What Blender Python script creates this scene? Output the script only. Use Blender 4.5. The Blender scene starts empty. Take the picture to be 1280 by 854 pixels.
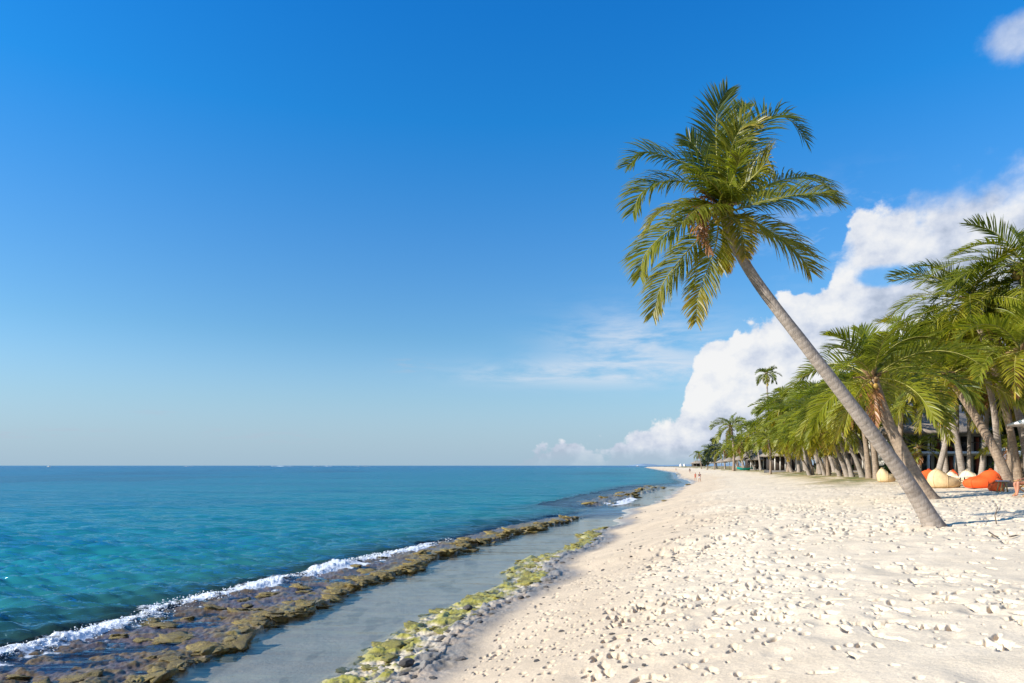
import bpy, math, random
import numpy as np
from mathutils import Vector, Matrix

random.seed(7)
R0 = np.random.default_rng(11)
C = bpy.context.scene.collection
SC = bpy.context.scene

# ------------------------------------------------------------------ camera model
F, HC, HY = 853.33, 3.4, 582.0
def at(px, py, Y):
    return np.array(((px - 640) / F * Y, Y, HC - (py - HY) / F * Y))

# ------------------------------------------------------------------ helpers
def mesh_np(name, V, faces, mat=None, smooth=False, attrs=None, col=None):
    """faces: list of int arrays (n x 3 / n x 4)"""
    me = bpy.data.meshes.new(name)
    V = np.asarray(V, dtype=np.float32)
    me.vertices.add(len(V)); me.vertices.foreach_set('co', V.ravel())
    faces = [np.asarray(f, dtype=np.int32) for f in faces if len(f)]
    loops = np.concatenate([f.ravel() for f in faces])
    sizes = np.concatenate([np.full(len(f), f.shape[1], np.int32) for f in faces])
    starts = np.concatenate([[0], np.cumsum(sizes)[:-1]]).astype(np.int32)
    me.loops.add(len(loops)); me.loops.foreach_set('vertex_index', loops)
    me.polygons.add(len(sizes)); me.polygons.foreach_set('loop_start', starts)
    try: me.polygons.foreach_set('loop_total', sizes)
    except Exception: pass
    me.update(calc_edges=True)
    for k, a in (attrs or {}).items():
        t = me.attributes.new(k, 'FLOAT', 'POINT'); t.data.foreach_set('value', np.asarray(a, np.float32).ravel())
    if col is not None:
        t = me.attributes.new('Col', 'FLOAT_COLOR', 'POINT')
        c4 = np.ones((len(V), 4), np.float32); c4[:, :3] = col; t.data.foreach_set('color', c4.ravel())
    if smooth: me.polygons.foreach_set('use_smooth', np.ones(len(sizes), bool))
    if mat: me.materials.append(mat)
    me.validate()
    return me

def link(name, data, parent=None, loc=None):
    o = bpy.data.objects.new(name, data); C.objects.link(o)
    if parent: o.parent = parent
    if loc is not None: o.location = loc
    return o

def tag(o, label=None, cat=None, group=None, kind=None):
    if label: o['label'] = label
    if cat: o['category'] = cat
    if group: o['group'] = group
    if kind: o['kind'] = kind
    return o

def empty(name, loc, label, cat, group=None, rz=0):
    o = link(name, None, loc=loc); o.rotation_euler = (0, 0, rz); o.empty_display_size = .2
    return tag(o, label, cat, group)

def kids(o): return [c for c in o.children]
def copy_tree(o, parent=None):
    c = o.copy(); C.objects.link(c); c.parent = parent
    for ch in kids(o): copy_tree(ch, c)
    return c

class MB:
    """collects primitive shapes into one mesh"""
    def __init__(s): s.V = []; s.Q = []; s.T = []; s.n = 0; s.A = []
    def add(s, V, Q=(), T=(), a=None):
        V = np.asarray(V, float)
        if len(Q): s.Q.append(np.asarray(Q) + s.n)
        if len(T): s.T.append(np.asarray(T) + s.n)
        s.V.append(V); s.A.append(np.zeros(len(V)) if a is None else a); s.n += len(V)
    def box(s, x0, x1, y0, y1, z0, z1):
        V = [(x, y, z) for z in (z0, z1) for y in (y0, y1) for x in (x0, x1)]
        s.add(V, [(0, 2, 3, 1), (4, 5, 7, 6), (0, 1, 5, 4), (2, 6, 7, 3), (0, 4, 6, 2), (1, 3, 7, 5)]); return s
    def tube(s, P, r, n=6, cap=True):
        P = np.asarray(P, float); r = np.broadcast_to(np.asarray(r, float), (len(P),))
        V = []; t = np.gradient(P, axis=0); t /= np.linalg.norm(t, axis=1)[:, None] + 1e-9
        ref = np.array((0.31, 0.95, 0.1)); 
        if abs(np.dot(t[0], ref)) > .9: ref = np.array((1., 0, 0))
        a = np.linspace(0, 2 * math.pi, n, endpoint=False)
        for i in range(len(P)):
            u = np.cross(t[i], ref); u /= np.linalg.norm(u) + 1e-9; v = np.cross(t[i], u)
            V.append(P[i] + r[i] * (np.cos(a)[:, None] * u + np.sin(a)[:, None] * v))
        V = np.concatenate(V); Q = []
        for i in range(len(P) - 1):
            for k in range(n):
                k2 = (k + 1) % n; Q.append((i * n + k, i * n + k2, (i + 1) * n + k2, (i + 1) * n + k))
        T = []
        if cap:
            V = np.concatenate([V, P[:1], P[-1:]]); b = len(P) * n
            for k in range(n):
                k2 = (k + 1) % n; T.append((k2, k, b)); T.append(((len(P) - 1) * n + k, (len(P) - 1) * n + k2, b + 1))
        s.add(V, Q, T); return s
    def lathe(s, prof, c=(0, 0, 0), n=16):
        a = np.linspace(0, 2 * math.pi, n, endpoint=False); V = []; Q = []
        for (r, z) in prof:
            V += [(c[0] + r * math.cos(t), c[1] + r * math.sin(t), c[2] + z) for t in a]
        for i in range(len(prof) - 1):
            for k in range(n):
                k2 = (k + 1) % n; Q.append((i * n + k, i * n + k2, (i + 1) * n + k2, (i + 1) * n + k))
        s.add(V, Q); return s
    def mesh(s, name, mat, smooth=False, **kw):
        Q = np.concatenate(s.Q) if s.Q else []; T = np.concatenate(s.T) if s.T else []
        return mesh_np(name, np.concatenate(s.V), [Q, T], mat, smooth, **kw)
    def build(s, name, mat, parent=None, smooth=False, **kw):
        return link(name, s.mesh(name, mat, smooth, **kw), parent)

def _hash(ix, iy, seed):
    h = (ix.astype(np.int64) * 374761393 + iy.astype(np.int64) * 668265263 + seed * 1442695041) & 0xFFFFFFFF
    h = ((h ^ (h >> 13)) * 1274126177) & 0xFFFFFFFF
    h = (h ^ (h >> 16)) & 0xFFFFFFFF
    return h / 2147483648.0 - 1.0
def vnoise(x, y, seed=0):
    ix = np.floor(x); iy = np.floor(y); fx = x - ix; fy = y - iy
    sx = fx * fx * fx * (fx * (fx * 6 - 15) + 10); sy = fy * fy * fy * (fy * (fy * 6 - 15) + 10)
    a = _hash(ix, iy, seed); b = _hash(ix + 1, iy, seed); c = _hash(ix, iy + 1, seed); d = _hash(ix + 1, iy + 1, seed)
    return (a + (b - a) * sx) * (1 - sy) + (c + (d - c) * sx) * sy
def fbm(x, y, o=4, seed=0, g=.5):
    s = 0; a = 1; n = 0
    for i in range(o):
        s = s + a * vnoise(x, y, seed + i * 17); n += a; a *= g; x, y = x * 1.93 + y * .55, y * 1.93 - x * .55
    return s / n
def sm(a, b, x):
    t = np.clip((x - a) / (b - a), 0, 1); return t * t * (3 - 2 * t)

# ------------------------------------------------------------------ materials
def new_mat(name):
    m = bpy.data.materials.new(name); m.use_nodes = True
    nt = m.node_tree
    for n in list(nt.nodes): nt.nodes.remove(n)
    out = nt.nodes.new('ShaderNodeOutputMaterial')
    return m, nt, out
class NT:
    def __init__(s, nt): s.nt = nt
    def __call__(s, typ, props=None, **inp):
        n = s.nt.nodes.new(typ)
        for k, v in (props or {}).items(): setattr(n, k, v)
        for k, v in inp.items():
            key = int(k[1:]) if k[0] == '_' and k[1:].isdigit() else k.replace('__', ' ')
            sk = n.inputs[key]
            if isinstance(v, bpy.types.NodeSocket): s.nt.links.new(v, sk)
            else: sk.default_value = (*v, 1) if sk.type == 'RGBA' and len(v) == 3 else v
        return n
    def math(s, op, a, b=0.0, c=None, clamp=False):
        n = s.nt.nodes.new('ShaderNodeMath'); n.operation = op; n.use_clamp = clamp
        for i, v in enumerate((a, b) if c is None else (a, b, c)):
            if isinstance(v, bpy.types.NodeSocket): s.nt.links.new(v, n.inputs[i])
            else: n.inputs[i].default_value = v
        return n.outputs[0]
    def mixc(s, f, a, b, bt='MIX'):
        n = s.nt.nodes.new('ShaderNodeMix'); n.data_type = 'RGBA'; n.blend_type = bt
        for k, v in ((0, f), (6, a), (7, b)):
            sk = n.inputs[k]
            if isinstance(v, bpy.types.NodeSocket): s.nt.links.new(v, sk)
            elif k == 0: sk.default_value = v
            else: sk.default_value = (*v, 1) if len(v) == 3 else v
        return n.outputs[2]
    def smooth(s, x, a, b, lo=0., hi=1.):
        n = s.nt.nodes.new('ShaderNodeMapRange'); n.interpolation_type = 'SMOOTHSTEP'
        for i, v in enumerate((x, a, b, lo, hi)):
            if isinstance(v, bpy.types.NodeSocket): s.nt.links.new(v, n.inputs[i])
            else: n.inputs[i].default_value = v
        return n.outputs[0]
    def ramp(s, f, stops):
        n = s.nt.nodes.new('ShaderNodeValToRGB'); cr = n.color_ramp
        while len(cr.elements) < len(stops): cr.elements.new(.5)
        for e, (p, c) in zip(cr.elements, stops): e.position = p; e.color = (*c, 1)
        s.nt.links.new(f, n.inputs[0]); return n.outputs[0]
    def link(s, a, b): s.nt.links.new(a, b)

def simple_mat(name, col, rough=.6, var=.25, scale=8., spec=.3, bump=0., metallic=0., rnd=0.):
    m, nt, out = new_mat(name); N = NT(nt)
    co = N('ShaderNodeTexCoord').outputs['Object']
    no = N('ShaderNodeTexNoise', Vector=co, Scale=scale, Detail=6., Roughness=.65).outputs['Fac']
    f = N.smooth(no, .3, .7, 1 - var, 1 + var)
    if rnd:
        r = N('ShaderNodeObjectInfo').outputs['Random']
        f = N.math('MULTIPLY', f, N.math('MULTIPLY_ADD', r, rnd, 1 - rnd / 2))
    c = N.mixc(1., col, N('ShaderNodeCombineColor', _0=f, _1=f, _2=f).outputs[0], 'MULTIPLY')
    b = N('ShaderNodeBsdfPrincipled', Base__Color=c, Roughness=rough, Metallic=metallic)
    b.inputs['Specular IOR Level'].default_value = spec
    if bump:
        N.link(N('ShaderNodeBump', Strength=bump, Distance=.03, Height=no).outputs[0], b.inputs['Normal'])
    N.link(b.outputs[0], out.inputs[0]); return m

def terrain_mat():
    m, nt, out = new_mat('ground_material'); N = NT(nt)
    col = N('ShaderNodeAttribute', {'attribute_name': 'Col'}).outputs['Color']
    wet = N('ShaderNodeAttribute', {'attribute_name': 'wet'}).outputs['Fac']
    pos = N('ShaderNodeNewGeometry').outputs['Position']
    n1 = N('ShaderNodeTexNoise', Vector=pos, Scale=1.3, Detail=5., Roughness=.6).outputs['Fac']
    n2 = N('ShaderNodeTexNoise', Vector=pos, Scale=38., Detail=3., Roughness=.7).outputs['Fac']
    f = N.math('MULTIPLY', N.smooth(n1, .3, .7, .9, 1.08), N.smooth(n2, .25, .75, .86, 1.12))
    c = N.mixc(1., col, N('ShaderNodeCombineColor', _0=f, _1=f, _2=f).outputs[0], 'MULTIPLY')
    b = N('ShaderNodeBsdfPrincipled', Base__Color=c, Roughness=N.smooth(wet, 0., 1., .95, .3))
    b.inputs['Specular IOR Level'].default_value = .25
    n3 = N('ShaderNodeTexNoise', Vector=pos, Scale=14., Detail=6., Roughness=.7).outputs['Fac']
    n4 = N('ShaderNodeTexNoise', Vector=pos, Scale=3.4, Detail=4., Roughness=.6).outputs['Fac']
    n3 = N.math('ADD', n3, N.math('MULTIPLY', n4, 1.4))
    N.link(N('ShaderNodeBump', Strength=.55, Distance=.03, Height=n3).outputs[0], b.inputs['Normal'])
    N.link(b.outputs[0], out.inputs[0]); return m

def water_mat():
    m, nt, out = new_mat('sea_water_material'); N = NT(nt)
    at_ = lambda k: N('ShaderNodeAttribute', {'attribute_name': k}).outputs['Fac']
    dep, foam, patch, calm = at_('depth'), at_('foam'), at_('patch'), at_('calm')
    pos = N('ShaderNodeNewGeometry').outputs['Position']
    def wn(scale, sx, sy, rot, det=3.):
        mp = N('ShaderNodeMapping', Vector=pos, Scale=(sx, sy, 1), Rotation=(0, 0, rot))
        return N('ShaderNodeTexNoise', Vector=mp.outputs[0], Scale=scale, Detail=det, Roughness=.6).outputs['Fac']
    w1 = wn(6.5, .35, 1., .30); w2 = wn(1.9, .28, 1., .20); w3 = wn(.42, .25, 1., .12); w4 = wn(.07, .2, 1., .08)
    amp = N.math('MULTIPLY_ADD', calm, -.9, 1.)
    h = N.math('ADD', N.math('MULTIPLY', w1, .065), N.math('MULTIPLY', w2, .30))
    w5 = wn(.16, .22, 1., .16)
    h = N.math('ADD', h, N.math('MULTIPLY', w3, .90)); h = N.math('ADD', h, N.math('MULTIPLY', w5, 1.5)); h = N.math('ADD', h, N.math('MULTIPLY', w4, 2.0))
    h = N.math('MULTIPLY', h, amp)
    nor = N('ShaderNodeBump', Strength=.85, Distance=1., Height=h).outputs[0]
    body = N.ramp(N.math('MULTIPLY', dep, 1 / 12., clamp=True), [
        (0., (.06, .09, .065)), (.05, (.034, .165, .150)), (.16, (.016, .190, .200)), (.30, (.012, .170, .212)), (.55, (.008, .138, .215)), (1., (.005, .088, .185))])
    big = N('ShaderNodeTexNoise', Vector=N('ShaderNodeMapping', Vector=pos, Scale=(.012, .045, 1), Rotation=(0, 0, .12)).outputs[0], Scale=1., Detail=5., Roughness=.65).outputs['Fac']
    body = N.mixc(N.smooth(big, .38, .68), body, N.mixc(1., body, (.62, .72, .85), 'MULTIPLY'))
    body = N.mixc(patch, body, (.028, .035, .05))
    alpha = N.math('SUBTRACT', 1., N.math('POWER', 2.718, N.math('MULTIPLY', N.math('MAXIMUM', N.math('SUBTRACT', dep, .14), 0.), -2.6)), clamp=True)
    tr = N('ShaderNodeBsdfTransparent', Color=(.95, .98, .98, 1))
    df = N('ShaderNodeBsdfDiffuse', Color=body)
    inner = N('ShaderNodeMixShader', _0=alpha, _1=tr.outputs[0], _2=df.outputs[0])
    full = N.smooth(calm, .55, .92)
    gl = N('ShaderNodeBsdfGlossy', Color=N.mixc(full, (.58, .84, 1.), (1., .94, .84)), Roughness=N.math('MULTIPLY_ADD', full, -.06, .10), Normal=nor)
    fr = N('ShaderNodeFresnel', IOR=1.33, Normal=nor).outputs[0]
    frc = N.math('MULTIPLY', N.math('MINIMUM', fr, .80), N.math('MULTIPLY_ADD', full, -.26, .94))
    surf = N('ShaderNodeMixShader', _0=frc, _1=inner.outputs[0], _2=gl.outputs[0])
    fn = N('ShaderNodeTexNoise', Vector=pos, Scale=6., Detail=6., Roughness=.68).outputs['Fac']
    fm = N.smooth(N.math('ADD', foam, N.math('MULTIPLY', N.math('MULTIPLY_ADD', fn, 1.5, -.75), N.smooth(foam, .02, .2))), .34, .70)
    fd = N('ShaderNodeBsdfDiffuse', Color=(.76, .77, .77, 1))
    fin = N('ShaderNodeMixShader', _0=fm, _1=surf.outputs[0], _2=fd.outputs[0])
    N.link(fin.outputs[0], out.inputs[0]); return m

def leaf_mat(name, stops, trans=.42, rnd=.35):
    m, nt, out = new_mat(name); N = NT(nt)
    t = N('ShaderNodeAttribute', {'attribute_name': 'tint'}).outputs['Fac']
    r = N('ShaderNodeObjectInfo').outputs['Random']
    t2 = N.math('ADD', t, N.math('MULTIPLY_ADD', r, .16, -.08))
    c = N.ramp(t2, stops)
    f = N.math('MULTIPLY_ADD', r, rnd, 1 - rnd / 2)
    c = N.mixc(1., c, N('ShaderNodeCombineColor', _0=f, _1=f, _2=f).outputs[0], 'MULTIPLY')
    b = N('ShaderNodeBsdfPrincipled', Base__Color=c, Roughness=.42); b.inputs['Specular IOR Level'].default_value = .45
    tc = N.mixc(1., c, (1.45, 1.5, .6), 'MULTIPLY')
    tl = N('ShaderNodeBsdfTranslucent', Color=tc)
    mx = N('ShaderNodeMixShader', _0=trans, _1=b.outputs[0], _2=tl.outputs[0])
    N.link(mx.outputs[0], out.inputs[0]); return m

def trunk_mat(name, c1, c2):
    m, nt, out = new_mat(name); N = NT(nt)
    v = N('ShaderNodeAttribute', {'attribute_name': 'along'}).outputs['Fac']
    co = N('ShaderNodeTexCoord').outputs['Object']
    n1 = N('ShaderNodeTexNoise', Vector=co, Scale=5., Detail=6., Roughness=.7).outputs['Fac']
    st = N('ShaderNodeMapping', Vector=co, Scale=(14, 14, 1.2)).outputs[0]
    n2 = N('ShaderNodeTexNoise', Vector=st, Scale=2., Detail=4., Roughness=.7).outputs['Fac']
    ph = N.math('ADD', N.math('MULTIPLY', v, 42.), N.math('MULTIPLY', n1, 5.))
    ring = N.math('SINE', ph)
    rg = N.smooth(ring, .55, 1.)
    c = N.mixc(N.smooth(n1, .35, .68), c1, c2)
    n5 = N('ShaderNodeTexNoise', Vector=co, Scale=1.4, Detail=5., Roughness=.65).outputs['Fac']
    c = N.mixc(N.math('MULTIPLY', N.smooth(n5, .50, .68), .55), c, (.12, .095, .075))
    c = N.mixc(N.math('MULTIPLY', N.smooth(n2, .5, .75), .55), c, (.09, .07, .055))
    c = N.mixc(N.math('MULTIPLY', rg, .22), c, (.10, .08, .065))
    b = N('ShaderNodeBsdfPrincipled', Base__Color=c, Roughness=.85); b.inputs['Specular IOR Level'].default_value = .15
    hh = N.math('ADD', N.math('MULTIPLY', ring, -.16), n2)
    N.link(N('ShaderNodeBump', Strength=.6, Distance=.025, Height=hh).outputs[0], b.inputs['Normal'])
    N.link(b.outputs[0], out.inputs[0]); return m

def rock_mat(name, top, mid, dark):
    m, nt, out = new_mat(name); N = NT(nt)
    co = N('ShaderNodeTexCoord').outputs['Object']
    r = N('ShaderNodeObjectInfo').outputs['Random']
    off = N('ShaderNodeVectorMath', {'operation': 'ADD'}, _0=co, _1=N('ShaderNodeCombineXYZ', X=N.math('MULTIPLY', r, 40.)).outputs[0]).outputs[0]
    n1 = N('ShaderNodeTexNoise', Vector=off, Scale=3.2, Detail=7., Roughness=.7).outputs['Fac']
    n2 = N('ShaderNodeTexNoise', Vector=off, Scale=14., Detail=4., Roughness=.7).outputs['Fac']
    c = N.mixc(N.smooth(n1, .38, .62), mid, top)
    c = N.mixc(N.math('MULTIPLY', N.smooth(n2, .48, .72), .8), c, dark)
    c = N.mixc(N.math('MULTIPLY', r, .35), c, dark)
    b = N('ShaderNodeBsdfPrincipled', Base__Color=c, Roughness=.6)
    N.link(N('ShaderNodeBump', Strength=.8, Distance=.05, Height=n2).outputs[0], b.inputs['Normal'])
    N.link(b.outputs[0], out.inputs[0]); return m

GREEN = [(0., (.112, .142, .012)), (.2, (.21, .225, .016)), (.5, (.28, .25, .02)), (.8, (.46, .31, .025)), (1., (.38, .16, .03))]
M = dict(
    ground=terrain_mat(), water=water_mat(),
    leaf=leaf_mat('palm_leaf_material', GREEN),
    rib=simple_mat('palm_midrib_material', (.30, .27, .06), .5, .3, 6, rnd=.3),
    deepleaf=leaf_mat('deep_green_leaf_material', [(0., (.078, .108, .010)), (.22, (.155, .175, .014)), (.5, (.22, .20, .018)), (.8, (.44, .28, .025)), (1., (.36, .15, .03))]),
    dead=leaf_mat('dead_frond_material', [(0., (.30, .14, .05)), (.5, (.40, .20, .07)), (1., (.30, .13, .05))], .25),
    trunk=trunk_mat('palm_bark_material', (.40, .335, .28), (.29, .24, .195)),
    trunk2=trunk_mat('brown_palm_bark_material', (.36, .27, .19), (.22, .16, .115)),
    coco=simple_mat('coconut_material', (.36, .22, .05), .45, .4, 6),
    fibre=simple_mat('crown_fibre_material', (.24, .15, .07), .9, .5, 14, bump=.6),
    broad=leaf_mat('broadleaf_material', [(0., (.016, .04, .010)), (.5, (.035, .07, .014)), (1., (.09, .12, .02))], .25),
    casu=leaf_mat('casuarina_material', [(0., (.018, .035, .016)), (1., (.05, .075, .03))], .2),
    wood=simple_mat('timber_material', (.42, .24, .08), .55, .3, 9),
    darkwood_and_shade=simple_mat('dark_timber_and_shade_material', (.05, .035, .025), .6, .3, 6),  # timber, and the painted shade inside the pavilions
    white=simple_mat('white_paint_material', (.74, .73, .70), .6, .08, 4),
    plaster=simple_mat('plaster_material', (.60, .56, .50), .8, .12, 2),
    thatch=simple_mat('thatch_material', (.27, .22, .17), .95, .4, 12, bump=.8),
    darkglass=simple_mat('window_glass_material', (.03, .035, .04), .12, .1, 1, spec=.6),
    redcurtain=simple_mat('red_curtain_material', (.22, .055, .03), .8, .3, 5),
    orange=simple_mat('orange_fabric_material', (.78, .105, .018), .75, .12, 4, bump=.15),
    beige=simple_mat('beige_fabric_material', (.62, .45, .24), .8, .12, 4, bump=.15),
    cream=simple_mat('cream_fabric_material', (.74, .60, .40), .8, .10, 4, bump=.15),
    black=simple_mat('black_wicker_material', (.025, .02, .018), .6, .3, 30),
    skin=simple_mat('skin_material', (.46, .20, .12), .55, .08, 6),
    skin2=simple_mat('tanned_skin_material', (.40, .19, .11), .55, .08, 6),
    teal=simple_mat('teal_cloth_material', (.01, .22, .19), .8, .15, 8),
    navy=simple_mat('navy_cloth_material', (.02, .03, .07), .8, .15, 8),
    red=simple_mat('red_cloth_material', (.45, .07, .04), .8, .15, 8),
    palecloth=simple_mat('pale_cloth_material', (.55, .52, .50), .8, .15, 8),
    hair=simple_mat('hair_material', (.035, .022, .015), .6, .3, 30),
    tealpaint=simple_mat('turquoise_paint_material', (.0, .30, .27), .35, .1, 3),
    hill=simple_mat('haze_blue_hill_material', (.22, .30, .38), .95, .15, .01),  # blue of the distant haze painted into the hill colour
    rock=rock_mat('reef_rock_material', (.34, .245, .05), (.20, .135, .04), (.025, .019, .012)),
    algae=rock_mat('algae_rock_material', (.42, .35, .05), (.28, .235, .06), (.045, .038, .018)),
    grey=rock_mat('grey_stone_material', (.20, .17, .14), (.13, .11, .095), (.03, .026, .022)),
    foam=simple_mat('foam_material', (.86, .88, .89), .6, .04, 9),
    twig=simple_mat('twig_material', (.17, .12, .08), .8, .3, 9),
)

# ------------------------------------------------------------------ terrain shape
def I(x, xs, ys): return np.interp(x, xs, ys)
EY = [-60, 0, 10.66, 13.3, 20.3, 35, 39.7, 50, 60, 74, 111, 138, 181, 241, 322, 446, 1160, 1180, 1300, 1e5]
EX = [-16, -3.7, -1.75, -.94, .95, 4.9, 6.3, 8.6, 12.8, 17, 28, 37, 44.6, 59, 77, 99, 226, 236, 1500, 2e5]
RY = [-60, 0, 10.66, 13.9, 20.7, 29.6, 42.6, 47, 52, 58, 80, 107, 120, 1e5]
RX = [-18, -7.2, -5.5, -5.0, -3.9, -1.4, 3.8, 5.6, 6.9, 8.4, 15, 23.9, 28, 2e5]
WY = [-60, 0, 12.2, 16.1, 19.6, 25.7, 29, 38, 45, 50, 56, 67, 80, 107, 120, 138, 181, 241, 322, 446, 1160, 1180, 1300, 1e5]
WX = [-22, -11, -9.1, -8.2, -6.9, -5.0, -3.5, -.45, 2.9, 5.6, 7.2, 11.2, 14.0, 22.4, 27, 35, 43, 57, 75, 97, 224, 234, 1498, 2e5]
def E_(Y): return I(Y, EY, EX) + .25 * vnoise(Y * .45, Y * 0, 3) * sm(3, 8, Y) * (1 + .02 * np.clip(Y, 0, 60))
def R_(Y): return I(Y, RY, RX) + .30 * vnoise(Y * .55, Y * 0 + 3, 5) + .14 * vnoise(Y * 1.7, Y * 0 + 9, 6)
def W_(Y): return I(Y, WY, WX) + .35 * vnoise(Y * .28, Y * 0 + 7, 8)
def ridge_on(Y): return sm(49, 43, Y) + sm(54, 60, Y) * sm(116, 106, Y)

def ground(X, Y, full=False, detail=True):
    u = X - E_(Y); r = X - R_(Y); w = X - W_(Y); ro = ridge_on(Y)
    land = I(u, [0, 1, 2, 4, 6, 9, 13, 20, 30, 45, 200], [.04, .22, .47, .95, 1.32, 1.62, 1.93, 2.22, 2.42, 2.55, 3.5])
    land = land * sm(1500, 500, Y) + np.minimum(land, 1.0) * (1 - sm(1500, 500, Y))
    land = land + (.07 * fbm(X * .22, Y * .22, 3, 21) + .022 * fbm(X * 1.1, Y * 1.1, 3, 22)) * sm(1, 6, u)
    deep = I(w, [-3000, -200, -40, -10, -4, -1.5, 0], [-22, -6.5, -3.2, -2.0, -1.15, -.5, -.12])
    n1 = fbm(X * 1.5, Y * 1.5, 5, 31, .6); n2 = fbm(X * 4.5, Y * 4.5, 3, 37, .6)
    flat = .012 + .085 * n1 + .05 * n2 * sm(80, 20, Y) + .05 * sm(-1.6, -.4, r) + .07 * sm(20, 30, Y) * sm(-3., -.5, r)
    poolb = -.10 + .03 * fbm(X * .8, Y * .8, 3, 41)
    rsc = 1 + 2.6 * sm(52, 60, Y) + .5 * sm(20, 32, Y)
    rid = ro * (.17 + .14 * sm(52, 60, Y) + .10 * fbm(X * 1.2, Y * 1.2, 3, 47)) * np.where(r > 0, sm(.22, -.06, r), sm(-1.9, -.1, r / rsc) ** 1.5) * np.maximum(1 + .45 * n2 + .7 * n1, 0)
    # rubble and algae band at the sand's edge
    bw = I(Y, [0, 10, 25, 30, 36, 38], [1.5, 1.5, 1.5, 1.0, .7, .5])
    band = sm(-bw - .2, -bw * .75, u) * sm(.9, .0, u) * sm(41, 35, Y)
    bh = band * np.maximum(.13 + .10 * n1 + .08 * n2, -.02)
    inner = np.where(r < 0, flat, poolb)
    inner = inner * ro + (1 - ro) * I(u, [-6, -3, 0], [-.35, -.2, 0])
    sea = np.where(w < 0, deep, inner)
    sea = sea + (np.where(w < 0, .10 * n1 * sm(-6, 0, w), 0))
    sea = np.where(rid > .003, np.maximum(sea, -.16 + rid), sea)
    t = sm(-1.1, .15, u)
    z = sea * (1 - t) + np.maximum(land, 0.0) * t
    z = np.where(u > .15, land, z)
    z = z + bh * np.where(u > .15, .8, 1.)
    # a low grassy bank under the palms
    gz = sm(11.5, 15.5, u + 1.5 * vnoise(X * .2, Y * .2, 61)) * sm(40, 55, Y)
    z = z + gz * .18
    if not full: return z
    return z, dict(u=u, r=r, w=w, ro=ro, band=band, rid=rid, n1=n1, n2=n2, gz=gz)
def gz(x, y): return float(ground(np.array([x]), np.array([float(y)]))[0])
def stand(px, py, Y0=20., Y1=400.):
    """the ground point seen at pixel (px, py)"""
    Y = np.exp(np.linspace(math.log(4), math.log(1200), 6000)); X = (px - 640) / F * Y
    zr = HC - (py - HY) / F * Y; g = ground(X, Y)
    k = int(np.argmax(zr <= g)); return np.array((X[k], Y[k], g[k]))

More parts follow.
